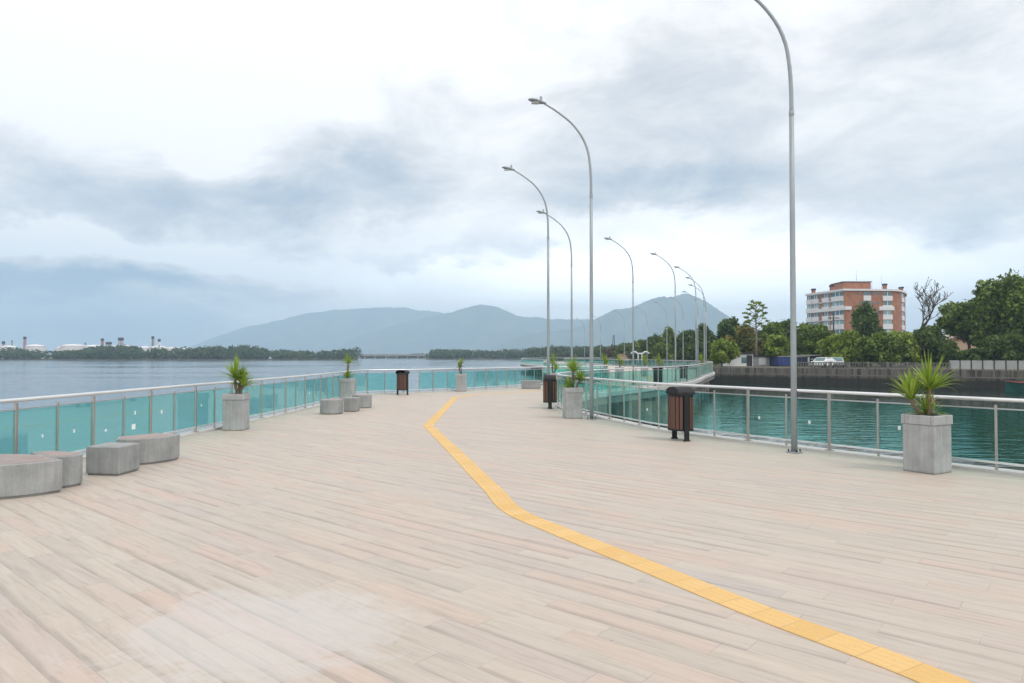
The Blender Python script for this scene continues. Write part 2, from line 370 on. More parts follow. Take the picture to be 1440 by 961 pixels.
def quay_mat():
    m, T = mat('tide_stained_wall')
    oc = T.n('ShaderNodeTexCoord').outputs['Object']
    z = T.n('ShaderNodeSeparateXYZ', i0=oc).outputs[2]
    nz = T.noise(oc, .7, 6, .65); st = T.noise(T.mapping(oc, scale=(1.2, 1.2, .10)), 1.7, 5, .6)
    c = T.mix(T.smooth(st, .42, .68), (.15, .135, .115), (.045, .040, .034))
    c = T.mix(T.m('MULTIPLY', T.smooth(nz, .5, .7), .5), c, (.11, .085, .065))
    tide = T.smooth(T.m('ADD', z, T.m('MULTIPLY', T.m('SUBTRACT', nz, .5), .7)), -.55, -.95)
    c = T.mix(T.m('MULTIPLY', tide, .9), c, (.022, .021, .018))
    b = T.n('ShaderNodeBsdfPrincipled', Base__Color=c, Roughness=.9)
    bp = T.n('ShaderNodeBump', Strength=.5, Distance=.05, Height=nz); T.set(b.inputs['Normal'], bp.outputs[0])
    out(T, b); return m
M['quay'] = quay_mat()
def hill_mat():
    m, T = mat('forested_hill')
    oc = T.n('ShaderNodeTexCoord').outputs['Object']
    nz = T.noise(oc, .008, 7, .65)
    c = T.ramp(nz, [(.3, (.018, .034, .022)), (.5, (.04, .068, .034)), (.62, (.09, .11, .06)), (.75, (.16, .15, .09))])
    out(T, T.n('ShaderNodeBsdfPrincipled', Base__Color=c, Roughness=.95)); return m
M['hill'] = hill_mat()

# ------------------------------------------------------------------ mesh helpers
class MB:
    def __init__(s): s.v = []; s.f = []; s.sm = []
    def add(s, vs_, fs, smooth=False):
        o = len(s.v); s.v += [tuple(p) for p in vs_]; s.f += [tuple(i+o for i in f) for f in fs]; s.sm += [smooth]*len(fs)
        return s
    def box(s, c, d, rz=0.0, taper=1.0):
        hx, hy, hz = d[0]/2, d[1]/2, d[2]/2; vs_ = []
        cs, sn = math.cos(rz), math.sin(rz)
        for k, t in ((-1, 1.0), (1, taper)):
            for i, j in ((-1, -1), (1, -1), (1, 1), (-1, 1)):
                x, y = i*hx*t, j*hy*t
                vs_.append((c[0]+x*cs-y*sn, c[1]+x*sn+y*cs, c[2]+k*hz))
        return s.add(vs_, [(3, 2, 1, 0), (4, 5, 6, 7), (0, 1, 5, 4), (1, 2, 6, 5), (2, 3, 7, 6), (3, 0, 4, 7)])
    def rbox(s, c, d, rz=0.0, b=.01):      # box with chamfered edges
        hx, hy, hz = d[0]/2, d[1]/2, d[2]/2
        def ring(x, y, z, k):
            r = []
            for (sx1, sy1) in ((-1, -1), (1, -1), (1, 1), (-1, 1)):
                p = [(sx1*x, sy1*(y-k)), (sx1*(x-k), sy1*y)]
                if sx1*sy1 < 0: p = p[::-1]
                # keep ccw order
                r += p
            r = [r[1], r[0]] and r
            return r, z
        rings = []
        for (x, y, z, k) in ((hx-b, hy-b, -hz, b*.01), (hx, hy, -hz+b, b), (hx, hy, hz-b, b), (hx-b, hy-b, hz, b*.01)):
            pts = []
            for (a0, (cx, cy)) in zip((PI, 1.5*PI, 0, .5*PI), ((-x+k, -y+k), (x-k, -y+k), (x-k, y-k), (-x+k, y-k))):
                for t in (0, .5*PI):
                    pts.append((cx+k*math.cos(a0+t), cy+k*math.sin(a0+t), z))
            rings.append(pts)
        cs, sn = math.cos(rz), math.sin(rz); vs_ = []
        for rg in rings: vs_ += [(c[0]+x*cs-y*sn, c[1]+x*sn+y*cs, c[2]+z) for x, y, z in rg]
        fs = [tuple(range(7, -1, -1)), tuple(range(24, 32))]
        for r_ in range(3):
            for i in range(8):
                j = (i+1) % 8; fs.append((r_*8+i, r_*8+j, r_*8+8+j, r_*8+8+i))
        return s.add(vs_, fs)
    def tube(s, pts, rad, seg=8, cap=True):
        pts = [Vector(p) for p in pts]; n = len(pts)
        rads = rad if hasattr(rad, '__len__') else [rad]*n
        vs_ = []; prev = None
        for i, p in enumerate(pts):
            t = (pts[min(i+1, n-1)]-pts[max(i-1, 0)]).normalized()
            if prev is None:
                a = Vector((0, 0, 1)) if abs(t.z) < .9 else Vector((1, 0, 0))
                u = t.cross(a).normalized()
            else:
                u = (prev-t*prev.dot(t)).normalized()
            prev = u; v = t.cross(u)
            for k in range(seg):
                a = 2*PI*k/seg; vs_.append(p+(u*math.cos(a)+v*math.sin(a))*rads[i])
        fs = []
        for i in range(n-1):
            for k in range(seg):
                k2 = (k+1) % seg; fs.append((i*seg+k, i*seg+k2, (i+1)*seg+k2, (i+1)*seg+k))
        s.add(vs_, fs, True)
        if cap:
            o = len(s.v)-n*seg
            s.f += [tuple(o+k for k in range(seg-1, -1, -1)), tuple(o+(n-1)*seg+k for k in range(seg))]; s.sm += [False, False]
        return s
    def prism(s, outline, z0, z1):         # outline ccw list of xy
        n = len(outline)
        vs_ = [(x, y, z0) for x, y in outline]+[(x, y, z1) for x, y in outline]
        fs = [tuple(range(n-1, -1, -1)), tuple(range(n, 2*n))]+[(i, (i+1) % n, n+(i+1) % n, n+i) for i in range(n)]
        return s.add(vs_, fs)
    def lathe(s, prof, seg=20, c=(0, 0, 0), smooth=True):
        n = len(prof); vs_ = []
        for r, z in prof:
            for k in range(seg):
                a = 2*PI*k/seg; vs_.append((c[0]+r*math.cos(a), c[1]+r*math.sin(a), c[2]+z))
        fs = [(i*seg+k, i*seg+(k+1) % seg, (i+1)*seg+(k+1) % seg, (i+1)*seg+k) for i in range(n-1) for k in range(seg)]
        return s.add(vs_, fs, smooth)
    def mesh(s, name):
        me = bpy.data.meshes.new(name); me.from_pydata(s.v, [], s.f)
        me.polygons.foreach_set('use_smooth', s.sm); me.update(); return me
    def build(s, name, m, parent=None, loc=None):
        me = s.mesh(name); me.materials.append(m)
        return link(name, me, parent, loc)
def link(name, me, parent=None, loc=None, rz=None):
    o = bpy.data.objects.new(name, me); C.objects.link(o)
    if parent is not None: o.parent = parent
    if loc is not None: o.location = loc
    if rz is not None: o.rotation_euler = (0, 0, rz)
    return o
def tag(o, label=None, cat=None, group=None, kind=None):
    if label: o['label'] = label
    if cat: o['category'] = cat
    if group: o['group'] = group
    if kind: o['kind'] = kind
    return o
def thing(name, label, cat, loc=(0, 0, 0), rz=0.0, group=None):
    o = link(name, None, None, loc, rz); o.empty_display_size = .2
    return tag(o, label, cat, group)
def struct(name, mb, m, parent=None):
    return tag(mb.build(name, m), kind='structure')
def copy_tree(o, parent=None):
    c = o.copy(); C.objects.link(c)
    if parent is not None: c.parent = parent
    for ch in list(o.children): copy_tree(ch, c)
    return c

def spline(pts, step=.25):
    P = [Vector((p[0], p[1])) for p in pts]
    P = [2*P[0]-P[1]]+P+[2*P[-1]-P[-2]]; r = []
    for i in range(1, len(P)-2):
        p0, p1, p2, p3 = P[i-1], P[i], P[i+1], P[i+2]
        n = max(2, int((p2-p1).length/step))
        # centripetal-ish tangents
        def tan(a, b, c):
            la, lc = max((b-a).length, 1e-6), max((c-b).length, 1e-6)
            return ((b-a)/la*lc+(c-b)/lc*la)/(la+lc)
        L = (p2-p1).length; m1 = tan(p0, p1, p2)*L; m2 = tan(p1, p2, p3)*L
        for k in range(n):
            t = k/n; t2 = t*t; t3 = t2*t
            r.append(p1*(2*t3-3*t2+1)+m1*(t3-2*t2+t)+p2*(-2*t3+3*t2)+m2*(t3-t2))
    r.append(P[-2]); return r
def resample(poly, step=None, n=None):
    d = [0.0]
    for a, b in zip(poly, poly[1:]): d.append(d[-1]+(b-a).length)
    if n is None: n = max(1, round(d[-1]/step))
    r = []; j = 0
    for i in range(n+1):
        t = d[-1]*i/n
        while j < len(d)-2 and d[j+1] < t: j += 1
        k = (t-d[j])/max(d[j+1]-d[j], 1e-9); r.append(poly[j].lerp(poly[j+1], k))
    return r
def offset(poly, off):            # to the left of travel is +
    r = []; n = len(poly)
    for i, p in enumerate(poly):
        t = (poly[min(i+1, n-1)]-poly[max(i-1, 0)]).normalized()
        r.append(p+Vector((-t.y, t.x))*off)
    return r
def ribbon(poly, o0, o1, z0, z1):  # swept rectangular strip along a plan line
    a, b = offset(poly, o0), offset(poly, o1); n = len(poly); mb = MB(); vs_ = []
    for p, q in zip(a, b): vs_ += [(p.x, p.y, z0), (p.x, p.y, z1), (q.x, q.y, z1), (q.x, q.y, z0)]
    fs = []
    for i in range(n-1):
        o = i*4
        for k in range(4):
            k2 = (k+1) % 4; fs.append((o+k, o+k2, o+4+k2, o+4+k))
    fs += [(3, 2, 1, 0), ((n-1)*4, (n-1)*4+1, (n-1)*4+2, (n-1)*4+3)]
    return mb.add(vs_, fs)

# ------------------------------------------------------------------ water, land, hills
WZ = -1.6
struct('water', MB().add([(-4300, -280, WZ), (4300, -280, WZ), (4300, 5700, WZ), (-4300, 5700, WZ)], [(0, 1, 2, 3)]), M['water'])

bank = [(25.5, 87.6), (47.4, 71.0), (82.6, 46.2), (300, -50), (520, 300), (300, 620), (60, 480), (10, 402), (18, 385), (45, 330), (37, 250), (31, 188), (27, 130)]
mb = MB(); mb.prism(bank[::1], -2.6, .22); struct('river_bank', mb, M['earth'])
far = [(-900, 480), (-420, 482), (-240, 478), (-116, 492), (-122, 540), (-400, 640), (-900, 680)]
struct('far_shore', MB().prism(far, -2.6, -1.0), M['earth'])
mid = [(-75, 590), (10, 560), (60, 500), (200, 640), (60, 760), (-60, 720)]
struct('middle_shore', MB().prism(mid, -2.6, -1.0), M['earth'])

def hill(name, D, prof, depth, seed):
    rs = np.random.RandomState(seed)
    prof = [(p, at(p, y, D)) for p, y in prof]
    xs = [q.x for p, q in prof]; zs = [q.z for p, q in prof]
    NX, NY = 260, 40
    gx = np.linspace(min(xs), max(xs), NX); ridge = np.interp(gx, xs, zs)
    # light smoothing
    k = np.array([1, 2, 3, 2, 1])/9.0; ridge[2:-2] = np.convolve(ridge, k, 'valid')
    ph = rs.rand(12)*6.28
    jag = np.zeros(NX)
    for f, a in ((5, 1.0), (11, .6), (23, .38), (47, .22)):
        jag += a*np.interp(np.linspace(0, f, NX), np.arange(f+1), rs.rand(f+1)-.5)
    ridge = np.maximum(ridge+jag*.11*np.maximum(ridge-WZ, 0), WZ)
    vs_ = []
    for j in range(NY):
        t = j/(NY-1)*2-1                          # -1 front foot .. 0 crest .. 1 back foot
        for i in range(NX):
            x = gx[i]; s = (1-abs(t))
            fall = s**1.15
            spur = sum(math.sin(x*f+ph[q]+t*g)*a for q, (f, g, a) in enumerate(((.009, 2, .5), (.017, -3, .35), (.031, 4, .22), (.06, -5, .12))))
            h = WZ-2+max(ridge[i]-WZ, 0)*fall*(1+.30*spur*s*(1-s)*4*.9)
            if t == 0: h = ridge[i]
            vs_.append((x*(1+.0*t), D+t*depth+spur*depth*.05, h+rs.rand()*D*.0016*s))
    fs = [(j*NX+i, j*NX+i+1, (j+1)*NX+i+1, (j+1)*NX+i) for j in range(NY-1) for i in range(NX-1)]
    struct(name, MB().add(vs_, fs, True), M['hill'])
hill('hills', 3500, [(600, 503), (650, 500), (686, 494), (711, 482), (742, 471), (786, 464), (830, 450), (850, 441), (870, 434), (889, 433), (907, 426), (930, 417), (941, 419), (962, 413), (978, 417), (993, 424), (1012, 434), (1030, 446), (1060, 468), (1100, 488), (1160, 503)], 500, 1)
hill('hills', 4500, [(380, 503), (430, 496), (480, 481), (530, 464), (580, 449), (620, 438), (650, 430), (680, 424), (700, 430), (730, 442), (770, 446), (815, 449), (880, 455), (960, 470), (1050, 490), (1120, 503)], 520, 2)
hill('hills', 5300, [(180, 503), (230, 499), (270, 489), (300, 474), (340, 460), (380, 453), (420, 443), (470, 434), (520, 430), (570, 433), (620, 440), (680, 452), (760, 470), (860, 503)], 480, 3)

# ------------------------------------------------------------------ promenade deck
OUT = [(-9.0, -14), (-8.2, -4), (-7.65, 4), (-7.38, 9), (-7.25, 11.7), (-7.1, 14.8), (-6.88, 18.5), (-6.72, 22), (-6.72, 27), (-6.75, 30.2), (-6.2, 31.0), (-5.2, 31.3), (-3.6, 32.8), (-1.4, 35), (-.1, 36.7), (1.75, 39.2)]
OUT2 = [(1.75, 39.2), (4.4, 41.2), (6.4, 46), (6.3, 54), (4.5, 64), (3.5, 73), (4.2, 85), (5.2, 100), (4.2, 118), (2.4, 135), (2.2, 155), (6, 180), (26, 203)]
INN = [(17.5, -14), (14.2, -2), (12.4, 2.9), (10.3, 5.9), (8.9, 7.9), (7.46, 9.94), (5.94, 12), (4.45, 14.2), (3.5, 15.8), (2.8, 17.9), (2.15, 20.2), (1.65, 22.5), (1.62, 24), (2.15, 26.6), (3.7, 30.8)]
INN2 = [(3.7, 30.8), (5.8, 34.2), (8.0, 37.8), (10.9, 43), (13.3, 49), (15.5, 55.5), (17.9, 62), (20.0, 68), (21.7, 76), (22.0, 84), (21.6, 92)]
INN3 = [(21.6, 92), (20.6, 100), (18.6, 108), (16.6, 120), (13.8, 132), (12.4, 150), (14, 170), (28, 186)]
so, so2, si, si2, si3 = (spline(p) for p in (OUT, OUT2, INN, INN2, INN3))
outer = so+so2[1:]; inner = si+si2[1:]+si3[1:]
def fill(poly):
    from mathutils.geometry import tessellate_polygon
    return tessellate_polygon([[Vector((p.x, p.y, 0)) for p in poly]])
o_r = resample(outer, .6); i_r = resample(inner, .6)
poly = [p for p in o_r]+[p for p in reversed(i_r)]
tri = fill(poly)
mb = MB(); mb.add([(p.x, p.y, 0) for p in poly], tri)
dk = struct('deck', mb, M['deck'])
# face up
me = dk.data
if me.polygons[0].normal.z < 0: me.flip_normals()
mb = MB(); mb.add([(p.x, p.y, -.40) for p in poly], tri); struct('deck_underside', mb, M['slab'])
struct('deck_kerb', ribbon(resample(outer, .4), -.10, .20, -.15, .045), M['kerb'])
struct('deck_edge_beam', ribbon(resample(outer, .4), -.16, .14, -.50, -.152), M['slab'])
struct('deck_kerb', ribbon(resample(inner, .4), -.20, .10, -.15, .045), M['kerb'])
struct('deck_edge_beam', ribbon(resample(inner, .4), -.14, .16, -.50, -.152), M['slab'])
# piles
pile = MB().lathe([(.19, -3.0), (.19, -.45)], 14).mesh('concrete_pile'); pile.materials.append(M['pile'])
pts = []
for poly_, off, stp in ((resample(inner, 3.0), .55, 0), (resample(outer, 3.0), -.6, 0)):
    for p in offset(poly_, off):
        if 5 < p.y < 130: pts.append(p)
for k, p in enumerate(pts):
    o = link('concrete_pile', pile, None, (p.x, p.y, 0))
    tag(o, 'round grey concrete pile standing in the water under the promenade edge', 'pile', 'piles under the promenade deck')

# tactile strip
tp = [ground(px, py).xy for px, py in ((1420, 1000), (1330, 961), (1070, 862), (900, 793), (783, 746), (729, 723), (693, 689), (647, 643), (602, 599))]
tp1 = spline([tuple(p) for p in tp], .12)
def strip(poly):
    mb = ribbon(poly, -.125, .125, .001, .006)
    me = mb.mesh('tactile_strip'); uvl = me.uv_layers.new()
    n = len(poly); d = [0.0]
    for a, b in zip(poly, poly[1:]): d.append(d[-1]+(b-a).length)
    for lp in me.loops:
        i, k = divmod(lp.vertex_index, 4)
        uvl.data[lp.index].uv = (d[i], -.125 if k < 2 else .125)
    me.materials.append(M['tactile'])
    return me
corner = tp[-1]
e2 = ground(640, 559.5).xy
far_t = [tuple(corner), tuple(corner.lerp(e2, .5)), tuple(e2)]
seg2 = [Vector(p) for p in far_t]
full = tp1[:-1]+[corner]+resample([corner, Vector(e2)], .25)[1:]
full += resample(spline([tuple(e2), (-1.6, 30.4), (.4, 32.6), (3.2, 35.6), (6.6, 40.6), (9.6, 47), (11, 56), (12, 70)], .3), .3)[1:]
tag(link('tactile_strip', strip(full)), kind='structure')

# ------------------------------------------------------------------ railings
post_main = MB().rbox((0, 0, .53), (.055, .042, 1.05), 0, .006).box((0, 0, .053), (.12, .10, .014)).mesh('post'); post_main.materials.append(M['steel'])
post_slim = MB().rbox((0, 0, .52), (.034, .03, .98), 0, .004).mesh('slim_post'); post_slim.materials.append(M['steel'])
def railing(label, line, off, bay, group, skip=(), stickers=()):
    pts = resample(offset(resample(line, .3), off), bay)
    root = thing('glass_railing', label, 'railing', (pts[0].x, pts[0].y, 0), 0, group)
    o0 = pts[0]
    L = [p-o0 for p in pts]
    fine = resample(L, n=len(L)*3-3)
    MB().tube([(p.x, p.y, 1.09) for p in fine], .030, 10).build('handrail', M['handrail'], root)
    ribbon(L, -.014, .014, .945, .963).build('glass_top_profile', M['glass_edge'], root)
    ribbon(L, -.018, .018, .135, .165).build('bottom_rail', M['handrail'], root)
    for i, p in enumerate(L):
        t = L[min(i+1, len(L)-1)]-L[max(i-1, 0)]; a = math.atan2(t.y, t.x)
        main = i % 2 == 0
        o = link('post' if main else 'slim_post', post_main if main else post_slim, root, (p.x, p.y, 0), a)
    for i in range(len(L)-1):
        if i in skip: continue
        a, b = L[i], L[i+1]; d = b-a; m_ = (a+b)/2
        g = MB().box((0, 0, .555), (d.length-.035, .010, .776)).mesh('glass_panel'); g.materials.append(M['glass'])
        link('glass_panel', g, root, (m_.x, m_.y, 0), math.atan2(d.y, d.x))
    for (i, u, z, w_, h_) in stickers:
        a, b = L[i], L[i+1]; d = b-a; p = a.lerp(b, u)
        s = MB().box((0, 0, z), (w_, .014, h_)).mesh('sticker'); s.materials.append(M['sticker'])
        link('sticker', s, root, (p.x, p.y, 0), math.atan2(d.y, d.x))
    return root, pts
G = 'teal glass railings along the promenade'
def idx_near(line, off, bay, px):       # bay whose middle stands nearest a photo column
    pts = resample(offset(resample(line, .3), off), bay); best = None
    for i in range(len(pts)-1):
        m_ = (pts[i]+pts[i+1])/2
        if m_.y < 3: continue
        e = abs(720+m_.x/m_.y*FPX-px)
        if best is None or e < best[0]: best = (e, i)
    return best[1]
BAY = .86
i0 = idx_near(so, -.02, BAY, 581)
stick = [(idx_near(so, -.02, BAY, q), u, z, w_, h_) for q, u, z, w_, h_ in ((45, .62, .50, .025, .05), (90, .45, .50, .03, .06), (135, .4, .42, .05, .04), (180, .4, .66, .03, .07), (182, .35, .40, .10, .10), (245, .45, .60, .04, .07), (300, .3, .62, .02, .05), (440, .5, .5, .05, .05))]
railing('left railing of the near deck, teal glass in steel posts facing the wide river', so, -.02, BAY, G, (i0,), stick)
stick = [(idx_near(si, .02, BAY, q), u, z, w_, h_) for q, u, z, w_, h_ in ((1090, .7, .52, .03, .05), (1160, .45, .52, .04, .06), (1235, .6, .55, .04, .06), (1425, .4, .42, .06, .07), (905, .6, .45, .035, .06))]
railing('right railing of the near deck, behind the nearest lamp and planter', si, .02, BAY, G, (), stick)
railing('glass railing across the inlet, curving right behind the brown bins above the dark piles', si2, .02, BAY, G)
railing('distant glass railing on the outer side of the promenade beyond the far concrete block', so2, -.02, 1.7, G)
railing('distant glass railing at the far right end of the promenade near the bank', si3, .02, 1.7, G)

# ------------------------------------------------------------------ street lamps
def lamp_proto():
    root = thing('street_lamp', '', 'street lamp', (0, 0, 0), 0, 'curved street lamps along the promenade')
    prof = [(0, 0), (0, 2.0), (0, 4.2), (0, 6.15)]
    MB().tube([(x, 0, z) for x, z in prof], [.055, .051, .046, .041], 12).lathe([(.0, .0), (.15, .0), (.15, .02), (.09, .022)], 4, (0, 0, .004), False).build('pole', M['galv'], root)
    arm = [(0, 6.12), (-.005, 6.62), (-.03, 7.0), (-.10, 7.42), (-.21, 7.70), (-.37, 7.95), (-.55, 8.16), (-.78, 8.35), (-1.05, 8.54), (-1.32, 8.70)]
    fa = spline(arm, .12); MB().tube([(p.x, 0, p.y) for p in fa], [.038-.013*i/(len(fa)-1) for i in range(len(fa))], 12).build('arm', M['galv'], root)
    MB().lathe([(.041, 6.09), (.046, 6.10), (.046, 6.18), (.038, 6.19)], 12).build('collar', M['galv'], root)
    for a in range(4):
        MB().lathe([(.013, 0), (.013, .05), (0, .05)], 6, (.105*math.cos(a*PI/2), .105*math.sin(a*PI/2), .02)).build('bolt', M['dark_metal'], root)
    MB().box((.049, 0, 1.05), (.012, .06, .12)).build('hatch', M['dark_metal'], root)
    # luminaire: tapered cobra head along -x, tilted
    mb = MB(); secs = [(-1.24, .035, .035), (-1.32, .055, .05), (-1.40, .11, .065), (-1.51, .135, .07), (-1.64, .115, .05), (-1.73, .05, .02)]
    vs_ = []
    for x, hy, hz in secs:
        z0 = 8.70+(-1.32-x)*.22
        for k in range(10):
            a = 2*PI*k/10; vs_.append((x, hy*math.cos(a), z0+hz*math.sin(a)*(1 if math.sin(a) > 0 else .55)))
    fs = [(i*10+k, i*10+(k+1) % 10, (i+1)*10+(k+1) % 10, (i+1)*10+k) for i in range(5) for k in range(10)]+[tuple(range(9, -1, -1)), tuple(range(50, 60))]
    h = mb.add(vs_, fs, True).build('lamp_head', M['lamp_head'], root)
    MB().lathe([(.035, 0), (.035, .09), (.028, .11), (0, .11)], 10, (-1.38, 0, 8.77)).build('photocell', M['lamp_head'], h)
    MB().prism([(-1.64, -.07), (-1.44, -.09), (-1.44, .09), (-1.64, .07)], 8.685, 8.705).build('lens', M['lens'], h)
    return root
lamps = [(1117, 637, None, 'nearest street lamp, standing beside the right planter, its arm leaving the top of the photo'),
 (832, 590, None, 'tall grey street lamp standing beside the planter by the tip of the right railing'),
 (771, None, 25.4, 'grey street lamp rising directly behind the middle brown bin'),
 (804, None, 33.3, 'grey street lamp seen through the palm of the planter by the tip of the railing'),
 (890.5, None, 40.8, 'street lamp standing alone left of the mountain top, by the inlet railing'),
 (950, None, 47.0, 'street lamp in front of the mountain summit, with its head left of the peak'),
 (979, None, 54.0, 'street lamp just left of the pole cluster right of the mountain peak'),
 (990.5, None, 61.5, 'rightmost street lamp of the cluster over the dark trees'),
 (993, None, 67.7, 'smaller street lamp whose pole stands just behind the rightmost one of the cluster'),
 (981.5, None, 75, 'thin distant street lamp hidden partly behind the poles right of the peak'),
 (960.7, None, 82.5, 'distant street lamp between the summit lamp and the pole cluster'),
 (938, None, 90, 'distant street lamp just left of the lamp before the mountain summit'),
 (910, None, 99, 'distant street lamp right of the lone lamp on the mountain slope'),
 (878, None, 107, 'distant street lamp just left of the lone lamp, against the mountain slope'),
 (844.6, None, 119, 'very distant street lamp just right of the tall lamp by the planter'),
 (822, None, 130, 'farthest visible street lamp, between the planter palm lamp and the tall lamp')]
proto = lamp_proto()
for i, (px, py, D, lab) in enumerate(lamps):
    p = ground(px, py) if py else at(px, 500, D)
    o = proto if i == 0 else copy_tree(proto)
    o.location = (p.x, p.y, .0); o['label'] = lab; o.rotation_euler = (0, 0, R((0, 2, -1, 3, 0, 1, -2, 4, -3, 2, 0, 1, -2, 2, 0, 3)[i]))

# ------------------------------------------------------------------ planters and palms
S, PH = .50, .85
def planter_proto():
    root = thing('planter', '', 'planter', (0, 0, 0), 0, 'square concrete planters')
    MB().rbox((0, 0, .36), (S-.03, S-.03, .72), 0, .012).build('body', M['concrete'], root)
    h = S/2; t = .055; mb = MB()
    for (cx, cy, dx, dy) in ((0, -h+t/2, S, t), (0, h-t/2, S, t), (-h+t/2, 0, t, S-2*t-.004), (h-t/2, 0, t, S-2*t-.004)):
        mb.rbox((cx, cy, .785), (dx, dy, .14), 0, .008)
    mb.build('rim', M['concrete'], root)
    MB().add([(-h+t, -h+t, .80), (h-t, -h+t, .80), (h-t, h-t, .80), (-h+t, h-t, .80)], [(0, 1, 2, 3)]).build('soil', M['soil'], root)
    return root
def blades(mb, c, n, length, width, rs, spread=1.0, droop=.35):
    for k in range(n):
        az_ = 2*PI*(k*.618+rs.random()*.15); elv = R(12+72*(rs.random()**.8)) if spread > .9 else R(40+45*rs.random())
        L_ = length*(.75+.4*rs.random()); W_ = width*(.8+.4*rs.random())
        d = Vector((math.cos(az_)*math.cos(elv), math.sin(az_)*math.cos(elv), math.sin(elv)))
        side = Vector((-math.sin(az_), math.cos(az_), 0)); up = side.cross(d)*-1
        if up.z < 0: up = -up
        vs_ = []; NS = 5; dr = droop*(.4+rs.random())*L_
        for j in range(NS+1):
            t = j/NS
            p = c+d*(L_*t)+Vector((0, 0, -dr*t*t*t*math.cos(elv)))
            wv = W_*(.45+1.4*t*(1-t)+.15*(1-t))*(1-t**3.5)+.001
            vs_ += [p-side*wv, p+up*(-wv*.45), p+side*wv]
        fs = []
        for j in range(NS):
            a = j*3; fs += [(a, a+1, a+4, a+3), (a+1, a+2, a+5, a+4)]
        mb.add(vs_, fs, True)
def palm(label, loc, heads, seed, scale=1.0, n=46, group='spiky palms in the planters'):
    rs = random.Random(seed)
    root = thing('potted_palm', label, 'plant', loc, 0, group)
    for (dx, dy, h, ln) in heads:
        b0 = Vector((dx*.35, dy*.35, 0)); c = Vector((dx, dy, h))
        if h > .1:
            st_ = [b0.lerp(c, t)+Vector((.015*math.sin(t*7), .015*math.cos(t*6), 0))*(1 if 0 < t < 1 else 0) for t in (0, .25, .5, .75, 1)]
            MB().tube(st_, [.028*scale]*5, 8).build('stem', M['stem'], root)
        mb = MB(); blades(mb, c, n, ln*scale*1.16, .0185*scale, rs)
        mb.build('leaf_head', M['yucca'], root)
        if h > .3:
            db = MB(); blades(db, c-Vector((0, 0, .06)), 9, ln*scale*.8, .013*scale, rs, .5, 1.6); q0 = c-Vector((0, 0, .06))
            db.v = [(x, y, q0.z-(z-q0.z)*.75) for x, y, z in db.v]
            db.build('dry_leaves', M['dry_leaf'], root)
    return root
# (px, py of base, rotation deg, label, palm label, heads)
PL = [((1304, 666), 30, 'nearest planter, grey concrete, standing at the right railing beside the nearest lamp', 'large double headed spiky palm in the nearest planter at right', [(.05, 0, .42, .52), (-.20, .05, .28, .46), (.06, .10, .04, .34)], 48),
 ((332, 606), 3, 'concrete planter at the left railing behind the curved benches', 'bushy spiky palm with two leaning stems in the left planter', [(-.02, 0, .40, .50), (.16, .03, .22, .40), (.08, .05, .33, .34)], 52),
 ((488.5, 563.5), -4, 'concrete planter behind the farther trio of low concrete benches', 'slim palm with a tall bare stem and low tuft behind the farther benches', [(.02, 0, .62, .44), (.01, .0, .06, .34)], 40),
 ((648.5, 550.8), -4, 'pale concrete planter at the middle of the far railing, beyond the yellow strip', 'small slim palm in the planter at the middle of the far railing', [(.0, 0, .52, .34), (-.1, .02, .36, .28)], 30),
 ((805, 589), 8, 'concrete planter beside the tall lamp at the tip of the right railing', 'leafy palm in the planter beside the tall lamp at the railing tip', [(.03, 0, .48, .46), (.22, .05, .24, .36), (-.10, 0, .02, .34)], 60)]
pp = planter_proto()
for i, ((px, py), rz, lab, plab, heads, n) in enumerate(PL):
    p = ground(px, py); p += Vector((p.x, p.y, 0)).normalized()*.22
    o = pp if i == 0 else copy_tree(pp)
    o.location = (p.x, p.y, 0); o.rotation_euler = (0, 0, R(rz)); o['label'] = lab
    palm(plab, (p.x, p.y, .80), heads, 10+i, 1.0, n)
FP = [((777, 34.5), 'distant planter half hidden behind the middle brown bin', 'small palm showing just right of the lamp behind the middle bin'),
 ((850, 47), 'distant planter behind the glass left of the lone lamp', 'small distant palm left of the lone lamp pole'),
 ((871, 52), 'distant planter behind the glass just left of the lone lamp', 'smallest distant palm touching the lone lamp pole from the left'),
 ((906, 57), 'distant planter behind the inlet glass just right of the lone lamp', 'distant palm just right of the lone lamp pole'),
 ((926, 53), 'distant planter behind the inlet glass left of the summit lamp', 'wide distant palm just left of the summit lamp pole'),
 ((986, 63), 'distant planter at the right end of the inlet glass by the lamp cluster', 'bright distant palm between the lamp poles of the cluster')]
for i, ((px, D), lab, plab) in enumerate(FP):
    p = at(px, 500, D); o = copy_tree(pp)
    o.location = (p.x, p.y, 0); o.rotation_euler = (0, 0, R(20*i)); o['label'] = lab
    palm(plab, (p.x, p.y, .80), [(.0, 0, .5, .52), (.16, .1, .22, .44)], 40+i, 1.15, 34)

